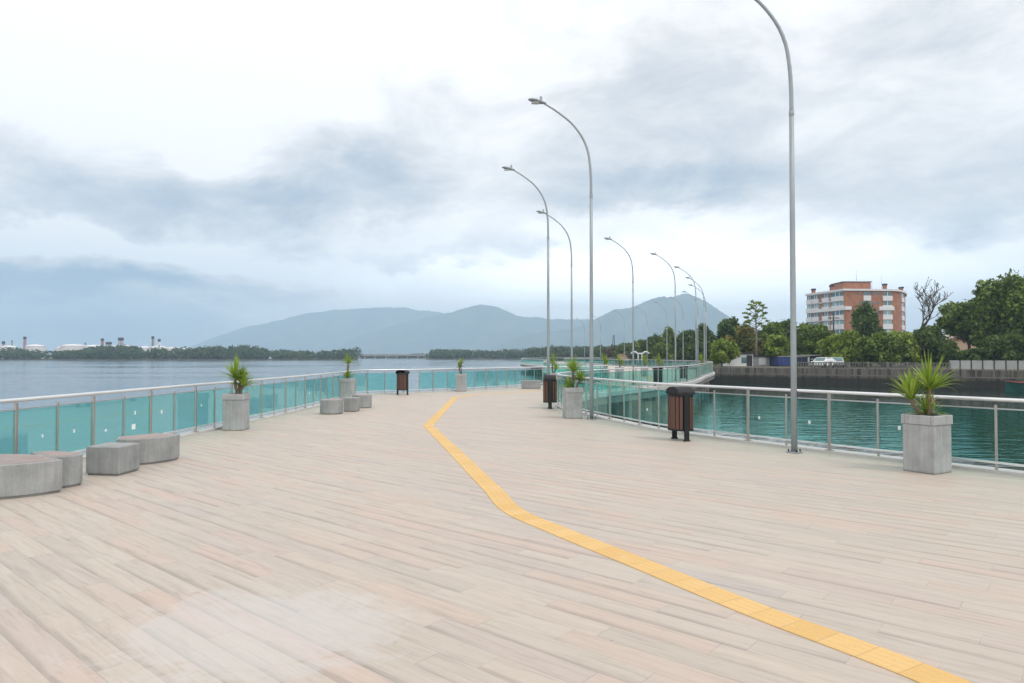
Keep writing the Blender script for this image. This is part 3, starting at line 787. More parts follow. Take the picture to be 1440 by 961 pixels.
# ------------------------------------------------------------------ bins
def bin_proto():
    root = thing('litter_bin', '', 'bin', (0, 0, 0), 0, 'brown slatted litter bins')
    ry, rx = .225, .235
    # uprights on local +-x, running from the floor up into the hood
    for s in (-1, 1):
        MB().rbox((s*(rx+.012), 0, .50), (.035, .11, 1.0), 0, .006).build('upright', M['dark_metal'], root)
        MB().rbox((s*(rx+.012), 0, .012), (.06, .14, .024), 0, .004).build('foot', M['dark_metal'], root)
    body = MB()
    for k in range(20):
        a = 2*PI*(k+.5)/20; ca, sa = math.cos(a), math.sin(a)
        if abs(sa) < .24: continue
        e = 3.2; r = (abs(ca)**e+abs(sa)**e)**(-1/e)
        body.rbox((rx*.96*r*ca, ry*.96*r*sa, .57), (.060, .018, .68), math.atan2(sa*rx, ca*ry)+PI/2, .004)
    body.build('slats', M['slat'], root)
    sq = lambda r0, r1, n=32: [(r0*math.copysign(abs(math.cos(2*PI*k/n))**.65, math.cos(2*PI*k/n)), r1*math.copysign(abs(math.sin(2*PI*k/n))**.65, math.sin(2*PI*k/n))) for k in range(n)]
    MB().prism(sq(rx-.02, ry-.025), .24, .91).build('liner', M['dark_metal'], root)
    MB().prism(sq(rx+.008, ry+.008), .205, .245).build('bottom_ring', M['dark_metal'], root)
    MB().prism(sq(rx+.008, ry+.008), .905, .945).build('top_ring', M['dark_metal'], root)
    # arched hood spanning between the uprights
    mb = MB(); n = 14; vs_ = []; w_ = .19
    for i in range(n+1):
        a = PI*i/n
        for (rr, y) in ((1.0, -w_), (1.0, w_), (.93, w_), (.93, -w_)):
            vs_.append((-(rx+.03)*rr*math.cos(a), y, .95+.155*rr*math.sin(a)**.8))
    fs = []
    for i in range(n):
        for k in range(4):
            k2 = (k+1) % 4; fs.append((i*4+k, i*4+k2, i*4+4+k2, i*4+4+k))
    mb.add(vs_, fs)
    mb.build('hood', M['dark_metal'], root)
    # back plate closing one side of the hood
    arc = [(-(rx+.02)*math.cos(PI*i/n), .95+.145*max(math.sin(PI*i/n), 0)**.8) for i in range(n+1)]
    MB().add([(x, w_-.02, z) for x, z in arc]+[(x, w_-.005, z) for x, z in arc], [tuple(range(n+1)), tuple(range(2*n+1, n, -1))]+[(i, i+1, n+2+i, n+1+i) for i in range(n)]).build('hood_back', M['dark_metal'], root)
    return root
bp_ = bin_proto()
BN = [((957, 619), None, 106, 'nearest brown slatted litter bin with black hood, standing at the right railing'),
 ((773.5, 574.5), None, 88, 'brown litter bin in front of a lamp by the tip of the right railing'),
 ((566, 555.5), None, -20, 'brown slatted litter bin standing alone at the far left railing beside a missing glass pane'),
 (925, 39.6, 40, 'dark litter bin behind the inlet glass, the left one of two'),
 (961, 46, 10, 'dark litter bin behind the inlet glass, the right one of two')]
for i, (q, D, rz, lab) in enumerate(BN):
    p = ground(*q) if D is None else at(q, 500, D)
    o = bp_ if i == 0 else copy_tree(bp_)
    o.location = (p.x, p.y, 0); o.rotation_euler = (0, 0, R(rz)); o['label'] = lab

# ------------------------------------------------------------------ benches
def inset(pts, d):
    n = len(pts); r = []
    for i in range(n):
        a, b, c = Vector(pts[i-1]), Vector(pts[i]), Vector(pts[(i+1) % n])
        e1, e2_ = (b-a).normalized(), (c-b).normalized()
        n1, n2 = Vector((-e1.y, e1.x)), Vector((-e2_.y, e2_.x)); m_ = (n1+n2)
        m_ = m_/max(m_.length_squared/2, .35); r.append(tuple(b+m_*d))
    return r
def bench(label, outline, top=True, h=.42, group='low concrete benches', mcol='bench_concrete'):
    cx = sum(p[0] for p in outline)/len(outline); cy_ = sum(p[1] for p in outline)/len(outline)
    loc = [(x-cx, y-cy_) for x, y in outline]
    root = thing('concrete_bench', label, 'bench', (cx, cy_, 0), 0, group)
    mb = MB(); n = len(loc)
    i1 = inset(loc, .012); i0_ = inset(loc, .02)
    rings = [(i0_, 0.0), (i0_, .02), (loc, .035), (loc, h-.012), (i1, h)]
    vs_ = [(x, y, z) for rg, z in rings for x, y in rg]
    fs = [tuple(range(n-1, -1, -1)), tuple(range(4*n, 5*n))]+[(r_*n+i, r_*n+(i+1) % n, r_*n+n+(i+1) % n, r_*n+n+i) for r_ in range(4) for i in range(n)]
    mb.add(vs_, fs).build('body', M[mcol], root)
    if top: MB().prism(inset(loc, .055), h-.004, h+.004).build('stone_top', M['granite'], root)
    return root
def arc(c, r, a0, a1, n=18): return [(c[0]+r*math.cos(R(a0+(a1-a0)*k/n)), c[1]+r*math.sin(R(a0+(a1-a0)*k/n))) for k in range(n+1)]
bench('nearest low concrete bench with convex front and pink top, cut by the left edge', arc((-6.62, 9.15), .95, -155, -24, 22)+[(-6.35, 9.20), (-7.05, 9.28)])
bench('small round-cornered concrete bench with pink top tucked behind the nearest convex bench', arc((-6.06, 9.20), .25, -55, 60, 12)+[(-6.45, 9.58), (-6.62, 9.42), (-6.10, 8.97)])
p0 = ground(125, 668); p1 = ground(170.6, 668.6)
bench('plain square-cornered concrete block bench between the curved benches', [(-6.22, 10.0), (-5.70, 9.92), (-5.66, 10.42), (-6.18, 10.50)], False)
bench('curved wedge shaped concrete bench with pink top right of the square block', [(-6.30, 10.90)]+arc((-6.32, 11.50), .72, -72, -4, 16)+[(-5.64, 11.62), (-6.08, 11.74), (-6.46, 11.22)])
bench('front bench of the farther trio, rounded concrete on the left side of the deck', arc((-5.42, 20.52), .34, -150, -20, 12)+[(-5.09, 20.62), (-5.25, 20.85), (-5.75, 20.8)], True, .43)
bench('middle block bench of the farther trio on the left side of the deck', [(-5.22, 21.2), (-4.82, 21.15), (-4.80, 21.6), (-5.2, 21.65)], False, .43)
bench('rear small bench of the farther trio on the left side of the deck', arc((-5.0, 22.9), .30, -100, 40, 10)+[(-5.2, 23.3), (-5.35, 22.9)], True, .43)
q = ground(747, 547)
bench('long low concrete bench far away by the outer railing beyond the yellow strip', [(q.x-.52, q.y), (q.x+.50, q.y+.05), (q.x+.48, q.y+.5), (q.x-.50, q.y+.45)], False, .43)

# ------------------------------------------------------------------ foliage
def leaf_cloud(centers, radii, n, size, rs, flat=.35, shell=.55):
    centers = np.array(centers); radii = np.array(radii)
    vol = radii.prod(axis=1)**.75; idx = rs.choice(len(centers), n, p=vol/vol.sum())
    d = rs.normal(size=(n, 3)); d /= np.linalg.norm(d, axis=1)[:, None]
    r = (shell+(1-shell)*rs.rand(n))*(1+.10*rs.normal(size=n))
    P = centers[idx]+d*radii[idx]*r[:, None]
    nrm = rs.normal(size=(n, 3))*.75+np.array([0, 0, flat])+d*.45; nrm /= np.linalg.norm(nrm, axis=1)[:, None]
    a = np.cross(nrm, rs.normal(size=(n, 3))); a /= np.linalg.norm(a, axis=1)[:, None]
    b = np.cross(nrm, a)
    s = size*(.6+.8*rs.rand(n))[:, None]
    V = np.stack([P-a*s, P-b*s*.42+nrm*s*.06, P+a*s, P+b*s*.42+nrm*s*.06], 1).reshape(-1, 3)
    return V
def leaf_mesh(name, V, m):
    n = len(V)//4; me = bpy.data.meshes.new(name)
    me.vertices.add(len(V)); me.vertices.foreach_set('co', V.astype(np.float32).ravel())
    me.loops.add(4*n); me.loops.foreach_set('vertex_index', np.arange(4*n, dtype=np.int32))
    me.polygons.add(n); me.polygons.foreach_set('loop_start', np.arange(0, 4*n, 4, dtype=np.int32)); me.polygons.foreach_set('loop_total', np.full(n, 4, dtype=np.int32))
    me.materials.append(m); me.update(calc_edges=True); me.validate(); return me
def tree(label, px, ytop, wpx, ybot, D, m, n=4200, size=.34, seed=1, style='round', name='leafy_tree', gz=.22, trunk=True, nb=22, bark='bark'):
    rs = np.random.RandomState(seed)
    top = at(px, ytop, D); bot = at(px, ybot, D)
    H = top.z-gz; W = wpx/FPX*D/2; c0 = max(bot.z-gz, .3); ch = H-c0
    root = thing(name, label, 'tree', (top.x, D, gz), 0, 'trees on the river bank')
    cs, rr = [], []
    if style == 'layer':                    # spreading, nearly horizontal tiers
        nt = 4
        for k in range(nt):
            z = c0+ch*(.16+.74*k/(nt-1)); wr = W*(1.0-.16*k) if k else W*.8
            for j in range(5):
                a = 2*PI*(j/5+rs.rand()*.2)+k; q = wr*(.35+.35*rs.rand())
                cs.append((q*math.cos(a), q*math.sin(a), z+rs.normal()*.12*ch*.5)); rr.append((wr*.42, wr*.42, ch*(.11+.05*rs.rand())))
    elif style == 'tall':
        for k in range(nb):
            t = (k+.5)/nb; wr = W*(.55+.55*math.sin(PI*min(1, t*1.1)))
            a = rs.rand()*6.28; q = wr*.5*rs.rand()
            cs.append((q*math.cos(a), q*math.sin(a), c0+ch*(.08+.84*t))); rr.append((wr*.52, wr*.52, ch*.17))
    else:
        for k in range(nb):
            z = (k+.5)/nb; a = k*2.4+rs.rand(); wr = W*math.sqrt(max(.05, 1-(1.6*z-.72)**2))
            q = wr*(.30+.55*rs.rand())
            f = .20+.20*rs.rand()
            cs.append((q*math.cos(a), q*math.sin(a), c0+ch*(.12+.72*z))); rr.append((W*f, W*f, ch*f*.66))
        cs.append((0, 0, c0+ch*.80)); rr.append((W*.34, W*.34, ch*.19))
    V = leaf_cloud(cs, rr, n, size, rs)
    link('crown', leaf_mesh('crown', V, m), root)
    if trunk:
        mb = MB(); r0 = max(.10, .022*H)
        fork = max(c0*.85, H*.28)
        mb.tube([(0, 0, -.1), (.04*H*rs.normal()*.3, 0, fork*.5), (0, 0, fork), (0, 0, c0+ch*.55)], [r0*1.35, r0, r0*.85, r0*.3], 8)
        for k in range(0, len(cs), 2):
            e = Vector(cs[k]); mb.tube([(0, 0, fork*.9), (e.x*.45, e.y*.45, fork+(e.z-fork)*.6), e], [r0*.5, r0*.35, r0*.12], 6)
        mb.build('trunk', M[bark], root)
    return root
TR = [ # label, px, ytop, wpx, ybot, D, mat, n, size, style
 ('dark rounded tree whose top rises between the lamp cluster and the pale star-leaved tree', 1021, 449, 48, 500, 118, 'lf_dark', 4200, .36, 'round'),
 ('tree with orange tinged crown beside the pale star-leaved tree', 1047, 459, 56, 506, 106, 'lf_orange', 4200, .33, 'round'),
 ('low bright yellow-green bushy tree left of the white hut', 1015, 478, 44, 511, 94, 'lf_bright', 3600, .28, 'round'),
 ('mid green tree behind the white hut, just right of the pale star-leaved tree', 1083, 455, 50, 502, 112, 'lf_mid', 4200, .34, 'round'),
 ('dark tree directly left of the nearest lamp pole, behind the layered tree', 1104, 449, 52, 500, 116, 'lf_dark', 4200, .35, 'round'),
 ('small layered pale green tree left of the nearest lamp pole above the blue container', 1093, 472, 52, 501, 97, 'lf_bright', 3200, .28, 'layer'),
 ('spreading tree right of the nearest lamp pole, at the left foot of the brick building', 1146, 455, 90, 508, 100, 'lf_mid', 5200, .30, 'layer'),
 ('broad low spreading tree over the parked white car', 1186, 469, 100, 516, 92, 'lf_bright', 5200, .28, 'layer'),
 ('dark tall tree standing in front of the middle of the brick building', 1219, 429, 58, 492, 118, 'lf_dark', 6500, .36, 'tall'),
 ('green drooping tree left of the nearest palm, on the quay below the brick building', 1238, 468, 66, 518, 88, 'lf_mid', 4800, .28, 'round'),
 ('bright green bushy tree right below the right end of the brick building', 1266, 466, 54, 517, 90, 'lf_bright', 4200, .28, 'round'),
 ('dark bushy tree below the leafless tree', 1304, 458, 72, 518, 92, 'lf_dark', 5600, .30, 'round'),
 ('small dark tree between the leafless tree and the big tree at right', 1335, 490, 30, 514, 88, 'lf_dark', 2000, .28, 'round'),
 ('big tree with low left-reaching crown in front of the pale houses at right', 1362, 424, 88, 472, 98, 'lf_mid', 9000, .33, 'round'),
 ('tallest big dark green tree at the right edge of the photo', 1414, 389, 104, 494, 92, 'lf_mid', 13000, .33, 'round'),
 ('big tree filling the gap between the left-reaching tree and the tallest tree at right', 1390, 430, 74, 486, 99, 'lf_mid', 7000, .33, 'round'),
 ('big tree mostly cut by the right edge of the photo', 1466, 398, 90, 500, 88, 'lf_dark', 7000, .33, 'round'),
 ('dark low tree under the big trees at the right behind the white panel fence', 1420, 470, 70, 511, 84, 'lf_dark', 4600, .28, 'round'),
 ('low shady tree left under the big tree behind the start of the white panel fence', 1372, 490, 54, 513, 86, 'lf_dark', 2800, .28, 'round'),
 ('dark tree behind the rightmost lamp of the cluster', 989, 457, 38, 508, 132, 'lf_dark', 3600, .38, 'tall'),
 ('dark bushy tree between the summit lamp and the lamp cluster', 966, 464, 44, 509, 142, 'lf_dark', 3600, .40, 'round'),
 ('dark tree just left of the summit lamp with an uneven top', 941, 461, 34, 509, 150, 'lf_mid', 3400, .40, 'tall'),
 ('dark green tree right of the lone lamp, half way down the tree line', 919, 472, 40, 509, 160, 'lf_dark', 3200, .44, 'round'),
 ('low tree just right of the lone lamp pole in the sloping tree line', 900, 478, 34, 509, 175, 'lf_mid', 2800, .46, 'round'),
 ('low dark tree just left of the lone lamp pole in the sloping tree line', 880, 483, 34, 508, 195, 'lf_dark', 2600, .5, 'round'),
 ('small rust coloured tree low in the tree line left of the lone lamp', 862, 489, 30, 508, 220, 'lf_brown', 2200, .5, 'round'),
 ('small dark tree at the left end of the sloping tree line behind the tall lamp', 846, 489, 28, 508, 260, 'lf_dark', 2200, .6, 'round'),
 ('low tree filling the tree line behind the smaller lamp left of the summit', 930, 482, 40, 510, 138, 'lf_mid', 3000, .4, 'round'),
 ('low dark shrubby tree behind the foot of the lamp cluster', 980, 484, 46, 512, 120, 'lf_dark', 3000, .36, 'round'),
 ('low green tree behind the blue container right of the nearest lamp pole', 1125, 480, 50, 508, 108, 'lf_dark', 3400, .32, 'round'),
 ('low dark tree in shade behind the parked cars', 1168, 486, 60, 512, 104, 'lf_dark', 3600, .32, 'round'),
 ('low dark tree in shade between the parked cars and the white palm fence', 1208, 488, 70, 514, 98, 'lf_dark', 3600, .3, 'round'),
]
for i, (lab, px, yt, wp, yb, D, m_, n, sz, sty) in enumerate(TR):
    tree(lab, px, yt, wp, yb, D, M[m_], n, sz, 100+i, sty)

# pale star-leaved tree (thin stem, umbrella tufts) and leafless tree
rs = np.random.RandomState(5)
p = at(1063, 421, 99); root = thing('umbrella_leaved_tree', 'slender tree with separate pale star-shaped leaf tufts standing above the white hut', 'tree', (p.x, 99, .22), 0, 'trees on the river bank')
H = p.z-.22; cs, rr = [], []; mb = MB(); mb.tube([(0, 0, -.1), (.05, 0, H*.4), (-.03, 0, H*.7), (0, 0, H*.95)], [.16, .13, .10, .05], 8)
for k in range(26):
    a = k*2.4; z = H*(.60+.38*(k/26)); q = (1.0-abs(k/26-.35)*.8)*2.3*(.5+.5*rs.rand())
    c_ = (q*math.cos(a), q*math.sin(a), z); cs.append(c_); rr.append((.38, .38, .08))
    mb.tube([(0, 0, z-.8), (c_[0]*.6, c_[1]*.6, z-.35), c_], [.05, .04, .025], 5)
link('crown', leaf_mesh('crown', leaf_cloud(cs, rr, 760, .26, rs, 1.0, .3), M['lf_bright']), root); mb.build('trunk', M['pale_bark'], root)
p = at(1296, 395, 108); root = thing('leafless_tree', 'leafless tree with dark bare branches right of the brick building', 'tree', (p.x, 108, .22), 0, 'trees on the river bank')
rnd = random.Random(8); mb = MB(); tips = []
def branch(a, d, L, r, lev):
    pts = [a]; dd = d.copy()
    for k in range(4):
        dd = (dd+Vector((rnd.uniform(-.25, .25), rnd.uniform(-.25, .25), rnd.uniform(-.02, .16)))).normalized()
        pts.append(pts[-1]+dd*L/4)
    mb.tube(pts, [r, r*.9, r*.8, r*.7, r*.6], 6)
    tips.append(pts[-1])
    if lev == 0: return
    for k in range(rnd.choice((2, 3, 3))):
        a_ = rnd.uniform(0, 6.28); t = Vector((math.cos(a_), math.sin(a_), .25))
        branch(pts[rnd.choice((2, 3, 4))], (dd*.65+t*.75).normalized(), L*rnd.uniform(.58, .82), max(r*.58, .055), lev-1)
H = p.z-.22
branch(Vector((0, 0, -.1)), Vector((-.02, 0, 1)), H*.46, .40, 5)
V_ = np.array([tuple(q) for q in mb.v]); lo, hi = V_.min(0), V_.max(0)
kx = (54/FPX*108)/(hi[0]-lo[0]); kz = H/hi[2]; cx_ = (hi[0]+lo[0])/2
adj = lambda q: (q[0]*kx-cx_*kx+1*0, q[1]*kx, q[2]*kz)
mb.v = [adj(q) for q in mb.v]; tips = [adj(t) for t in tips]
mb.build('trunk', M['bark'], root)
tp_ = np.array([tuple(t) for t in tips]); sel = tp_[rs.choice(len(tp_), min(len(tp_), 70), replace=False)]
link('crown', leaf_mesh('crown', leaf_cloud(sel, np.full((len(sel), 3), .25), 260, .12, rs), M['lf_dark']), root)

# hedges / far woods that read as one mass
def wood(name, line, depth, hmin, hmax, n, per, size, seed, gz=-1.0):
    rs = np.random.RandomState(seed); L = resample([Vector(p) for p in line], n=400); cs, rr = [], []
    for k in range(n):
        p = L[rs.randint(0, 401)]; q = rs.rand()*depth
        h = (hmin+(hmax-hmin)*(.5+.5*math.sin(p.x*.05+seed)*math.sin(p.x*.017+1))*rs.rand()**.6)*(1+.012*q)
        wv = h*(.45+.3*rs.rand())
        cs.append((p.x+rs.normal()*2, p.y+q, gz+h*.5)); rr.append((wv, wv, h*.5))
    o = link(name, leaf_mesh(name, leaf_cloud(cs, rr, n*per, size, rs, .5, .75), M['lf_far']))
    return tag(o, kind='stuff')
o = wood('mangrove_wood', [(-640, 482), (-420, 485), (-240, 481), (-118, 494)], 34, 4.5, 9.5, 520, 75, 1.25, 3)
tag(o, 'long low belt of dark mangrove trees along the far left shore', 'wood')
o = wood('mangrove_wood', [(-72, 592), (10, 563), (60, 503)], 30, 5.0, 8.5, 160, 80, 1.3, 6)
tag(o, 'distant low belt of trees right of the bridge, beyond the far railing', 'wood')
o = wood('mangrove_wood', [(13, 404), (26, 390), (50, 345), (60, 300)], 26, 5.0, 8.0, 90, 110, 1.0, 9, .2)
tag(o, 'dark wooded headland behind the lamps in the middle distance', 'wood')
o = wood('shore_scrub', [(30, 170), (60, 160), (120, 130), (200, 90)], 30, 1.6, 3.4, 170, 110, .5, 12, .2)
tag(o, 'shady undergrowth filling the gaps behind the trees on the right bank', 'undergrowth')

# ------------------------------------------------------------------ quay wall, fences, bank things
ql = [Vector((24.2, 90)), Vector((25.0, 86.6)), Vector((47.0, 69.8)), Vector((84, 43.8)), Vector((140, 15))]
qd = resample(ql[:1]+ql[1:], 1.0)
root = thing('quay_wall', 'dark tide stained concrete quay wall along the right bank of the water', 'wall', (0, 0, 0))
ribbon(qd, -.05, .7, -2.6, -.50).build('wall', M['quay'], root)
ribbon(qd, .0, .7, -.497, .26).build('upper_wall', M['quay'], root)
ribbon(qd, -.10, .15, -.56, -.44).build('ledge', M['worn_grey'], root)
mb = MB()
for a, b in zip(resample(qd, 1.5), resample(qd, 1.5)[1:]):
    d = (b-a).normalized(); m_ = a+Vector((d.y, -d.x))*.06
    mb.box((m_.x, m_.y, -.1), (.16, .16, .66), math.atan2(d.y, d.x))
mb.build('buttresses', M['worn_grey'], root)
# balustrade on the quay (pale worn pickets)
def fence_line(pxs):
    r = []
    for q in pxs:
        x = (q-720)/FPX
        for a, b in zip(ql[1:], ql[2:]):
            d = b-a; den = d.x-x*d.y
            t = (x*a.y-a.x)/den
            if 0 <= t <= 1: r.append(a.lerp(b, t)); break
    return r
bl = resample(offset(fence_line((1118, 1334)), .35), 1.9)
root = thing('balustrade', 'long worn grey picket balustrade on the quay in front of the parked cars', 'fence', (bl[0].x, bl[0].y, .26))
o0 = bl[0]; L = [p-o0 for p in bl]
ribbon(L, -.05, .05, .62, .72).build('rail', M['worn_grey'], root)
for p in L: MB().box((p.x, p.y, .39), (.18, .18, .78)).build('post', M['worn_grey'], root)
mb = MB()
for p in resample(L, .28): mb.box((p.x, p.y, .31), (.10, .07, .62))
mb.build('pickets', M['worn_grey'], root)
fl = resample(offset(fence_line((1334, 1520)), .45), 1.0)
root = thing('panel_fence', 'white concrete panel fence with dark posts on the quay at the right edge', 'fence', (fl[0].x, fl[0].y, .26))
o0 = fl[0]; L = [p-o0 for p in fl]
for i, p in enumerate(L):
    t = L[min(i+1, len(L)-1)]-L[max(i-1, 0)]
    MB().box((p.x, p.y, .52), (.09, .14, 1.06), math.atan2(t.y, t.x)).build('post', M['dark_roof'], root)
for a, b in zip(L, L[1:]):
    d = b-a; m_ = (a+b)/2
    MB().box((m_.x, m_.y, .54), (d.length-.10, .06, .86), math.atan2(d.y, d.x)).build('panel', M['worn_white'], root)

def house(label, cat, px, ytop, ybot, wpx, D, depth, wall, roof, name='hut', rz=0.0, gable=False, windows=(), group=None, gz=.22):
    tp_ = at(px, ytop, D); W = wpx/FPX*D; H = tp_.z-gz
    root = thing(name, label, cat, (tp_.x, D+depth/2, gz), rz, group)
    MB().box((0, 0, H*.44), (W, depth, H*.88)).build('wall', M[wall], root)
    if gable:
        x, y = W/2+.25, depth/2+.3; z0, z1 = H*.882, H*1.0
        MB().add([(-x, -y, z0), (x, -y, z0), (x, y, z0), (-x, y, z0), (-x, 0, z1), (x, 0, z1)], [(0, 1, 5, 4), (2, 3, 4, 5), (1, 2, 5), (3, 0, 4), (3, 2, 1, 0)]).build('roof', M[roof], root)
    else:
        MB().box((0, 0, H*.94), (W+.4, depth+.5, H*.115)).build('roof', M[roof], root)
    for (u, v, ww, hh, mm, nm) in windows:
        MB().box((u*W, -depth/2-.02, v*H), (ww, .08, hh)).build(nm, M[mm], root)
    return root
house('white hut with a dark flat roof edge on the left part of the quay', 'hut', 1043, 496, 518, 32, 96, 3.5, 'white_paint', 'dark_roof', windows=((.10, .45, .7, .8, 'window', 'window'), (.34, .40, .8, 1.5, 'dark_roof', 'door')))
house('low grey shed joined between the white hut and the blue container', 'shed', 1080, 500, 518, 40, 98, 3.0, 'grey_paint', 'dark_roof', 'shed', windows=((-.2, .45, 1.0, 1.0, 'white_paint', 'window'), (.2, .42, 1.2, 1.4, 'dark_roof', 'door')))
def container(label, px, ytop, wpx, D, depth, m_):
    tp_ = at(px, ytop, D); W = wpx/FPX*D; H = tp_.z-.22
    root = thing('storage_container', label, 'container', (tp_.x, D+depth/2, .22), 0, 'blue containers on the quay')
    mb = MB(); n = int(W/.28); out_ = []
    for k in range(n*2+1): out_.append((-W/2+W*k/(2*n), -depth/2-(.05 if k % 2 else 0)))
    out_ += [(W/2, depth/2), (-W/2, depth/2)]
    mb.prism(out_, .1, H-.08).build('wall', M[m_], root)
    MB().box((0, 0, H-.04), (W+.06, depth+.16, .08)).build('roof', M['grey_paint'], root)
    MB().box((0, 0, .05), (W+.04, depth+.14, .10)).build('base', M['dark_metal'], root)
    return root
container('bright blue storage container just left of the nearest lamp pole', 1104, 501, 18, 95, 3.0, 'blue')
container('dark blue storage container just right of the nearest lamp pole', 1128, 501.5, 22, 95, 3.0, 'navy')
house('blue kiosk with white stripes and a pale roof edge left of the white car', 'kiosk', 1143, 499, 518, 16, 95, 3.0, 'navy', 'grey_paint', 'kiosk', windows=((-.38, .42, .25, 1.4, 'white_paint', 'stripe'), (.1, .62, .9, .16, 'white_paint', 'stripe'), (.1, .40, .9, .16, 'white_paint', 'stripe')))
house('white low house with flat roof seen below the big tree at right', 'house', 1345, 470, 500, 46, 150, 10, 'white_wall', 'white_wall', 'house', windows=((-.2, .5, 1.2, 1.0, 'window', 'window'), (.2, .5, 1.2, 1.0, 'window', 'window')))
house('peach house with tiled roof seen between the trunks of the big tree at right', 'house', 1384, 474, 500, 36, 140, 9, 'peach', 'red_roof', 'house', gable=True, windows=((-.1, .5, 1.0, 1.0, 'window', 'window'),))
house('small house with red tiled roof low in the tree line left of the lone lamp', 'house', 880, 498, 507, 12, 185, 6, 'peach', 'red_roof', 'house', gable=True)

# brick apartment block
D0 = 205.0
A = at(1135, 416, 222); Bc = at(1187, 409, D0); Cc = at(1256, 408.5, D0+1.5); E = at(1273, 414, D0+13)
RZ = Bc.z
base = .22
cor = Vector((Bc.x, Bc.y))
foot = [Vector((Cc.x, Cc.y))]+[]
def bez(a, b, c, n=6): return [a*(1-t)**2+b*2*t*(1-t)+c*t*t for t in [k/n for k in range(n+1)]]
va, vb, vc, ve = (Vector((q.x, q.y)) for q in (A, Bc, Cc, E))
rc = bez(vc, vc+Vector((3.3, 1.2)), ve, 6)
plan = [va, vb]+rc+[Vector((ve.x+4.5, ve.y+8)), Vector((va.x+8, va.y+12))]
root = thing('apartment_block', 'red brick apartment block with white balcony bands rising above the trees at right', 'building', (vb.x, vb.y, base))
P_ = [tuple(p-vb) for p in plan]
HB = RZ-base
MB().prism(P_, 0, HB).build('wall', M['brick'], root)
big_ = inset(P_, -.5); MB().prism(big_, HB+.003, HB+.55).build('roof_slab', M['white_wall'], root)
pc = at(1207.5, 399, D0+6)
x0_, x1_ = at(1188, 400, D0+4).x-vb.x, at(1227, 400, D0+4).x-vb.x
ph = at(1207, 396.5, D0+4).z-base
mb = MB(); mb.box(((x0_+x1_)/2, 9.0, (HB+.55+ph)/2), (x1_-x0_, 8, ph-HB-.55)); pent = mb.build('penthouse', M['brick'], root)
MB().box(((x0_+x1_)/2, 9.0, ph+.1), (x1_-x0_+.4, 8.4, .25)).build('roof', M['dark_roof'], pent)
for (q, yt, dd) in ((1144, 406.5, 219), (1169.5, 401.5, 211), (1244, 399.5, D0+4), (1267, 404, D0+9)):
    t_ = at(q, yt, dd); z1 = t_.z-base
    ch = MB().box((t_.x-vb.x, t_.y-vb.y, (HB+z1)/2+.25), (.9, .9, z1-HB-.5)).build('chimney', M['brick'], root)
    MB().box((t_.x-vb.x, t_.y-vb.y, z1-.2), (1.15, 1.15, .5)).build('cap', M['dark_roof'], ch)
for (q, hgt) in ((1204.5, 7.5), (1226, 4.0), (1240, 5.5)):
    t_ = at(q, 398, D0+9); MB().tube([(t_.x-vb.x, t_.y-vb.y, HB+.5), (t_.x-vb.x, t_.y-vb.y, HB+hgt)], .05, 5).build('antenna', M['galv'], root)
ST = 2.85; nst = 7
def facade_box(a, b, u0, u1, z0, z1, proud, m_, name, par=None):
    a, b = Vector(a), Vector(b); d = (b-a).normalized(); nrm = Vector((d.y, -d.x))
    L_ = (b-a).length; m0 = a.lerp(b, (u0+u1)/2)+nrm*(proud/2-.1)
    return MB().box((m0.x, m0.y, (z0+z1)/2), ((u1-u0)*L_, proud+.2, z1-z0), math.atan2(d.y, d.x)).build(name, M[m_], par or root)
a0, b0, c0_ = P_[0], P_[1], P_[2]
for k in range(nst):
    zt = HB-.25-ST*k; zw = zt-1.25; zs = zw-1.45
    if zs < 1: break
    for (u0, u1) in ((.0, .145), (.165, .345), (.445, .63), (.685, .985)):
        wn_ = facade_box(a0, b0, u0, u1, zw, zt, .06, 'pale_window' if k % 2 else 'window', 'window')
        for t in (.33, .66): facade_box(a0, b0, u0+(u1-u0)*t-.006, u0+(u1-u0)*t+.006, zw, zt, .12, 'white_wall', 'mullion', wn_)
        facade_box(a0, b0, u0, u1, zs, zw-.003, .45, 'white_wall', 'balcony')
    facade_box(a0, b0, .0, .995, zt+.02, zt+.24, .30, 'white_wall', 'floor_slab')
    facade_box(b0, c0_, .40, .53, zw+.1, zt, .06, 'window', 'window')
    facade_box(b0, c0_, .39, .54, zs, zw+.097, .20, 'white_wall', 'spandrel')
    wn_ = facade_box(b0, c0_, .79, .965, zw+.05, zt, .06, 'pale_window' if k > 1 else 'window', 'window')
    facade_box(b0, c0_, .872, .884, zw+.05, zt, .14, 'white_wall', 'mullion', wn_)
    facade_box(b0, c0_, .78, .975, zs, zw+.047, .25, 'white_wall', 'spandrel')
    for u in (.30, .57, .66): facade_box(b0, c0_, u, u+.045, zw+.35, zt-.15, .07, 'window', 'window')
    facade_box(P_[5], P_[7], .15, .75, zw, zt, .08, 'window', 'window')
    facade_box(P_[5], P_[7], .12, .80, zs, zw-.003, .30, 'white_wall', 'spandrel')
    if k == 1:
        facade_box(b0, c0_, .0, .12, zs, zw-.4, .7, 'white_wall', 'band'); facade_box(b0, c0_, .70, 1.0, zs-.06, zw-.35, .5, 'white_wall', 'band')
        facade_box(a0, b0, 0, 1.0, zs-.05, zw-.5, .55, 'white_wall', 'band')
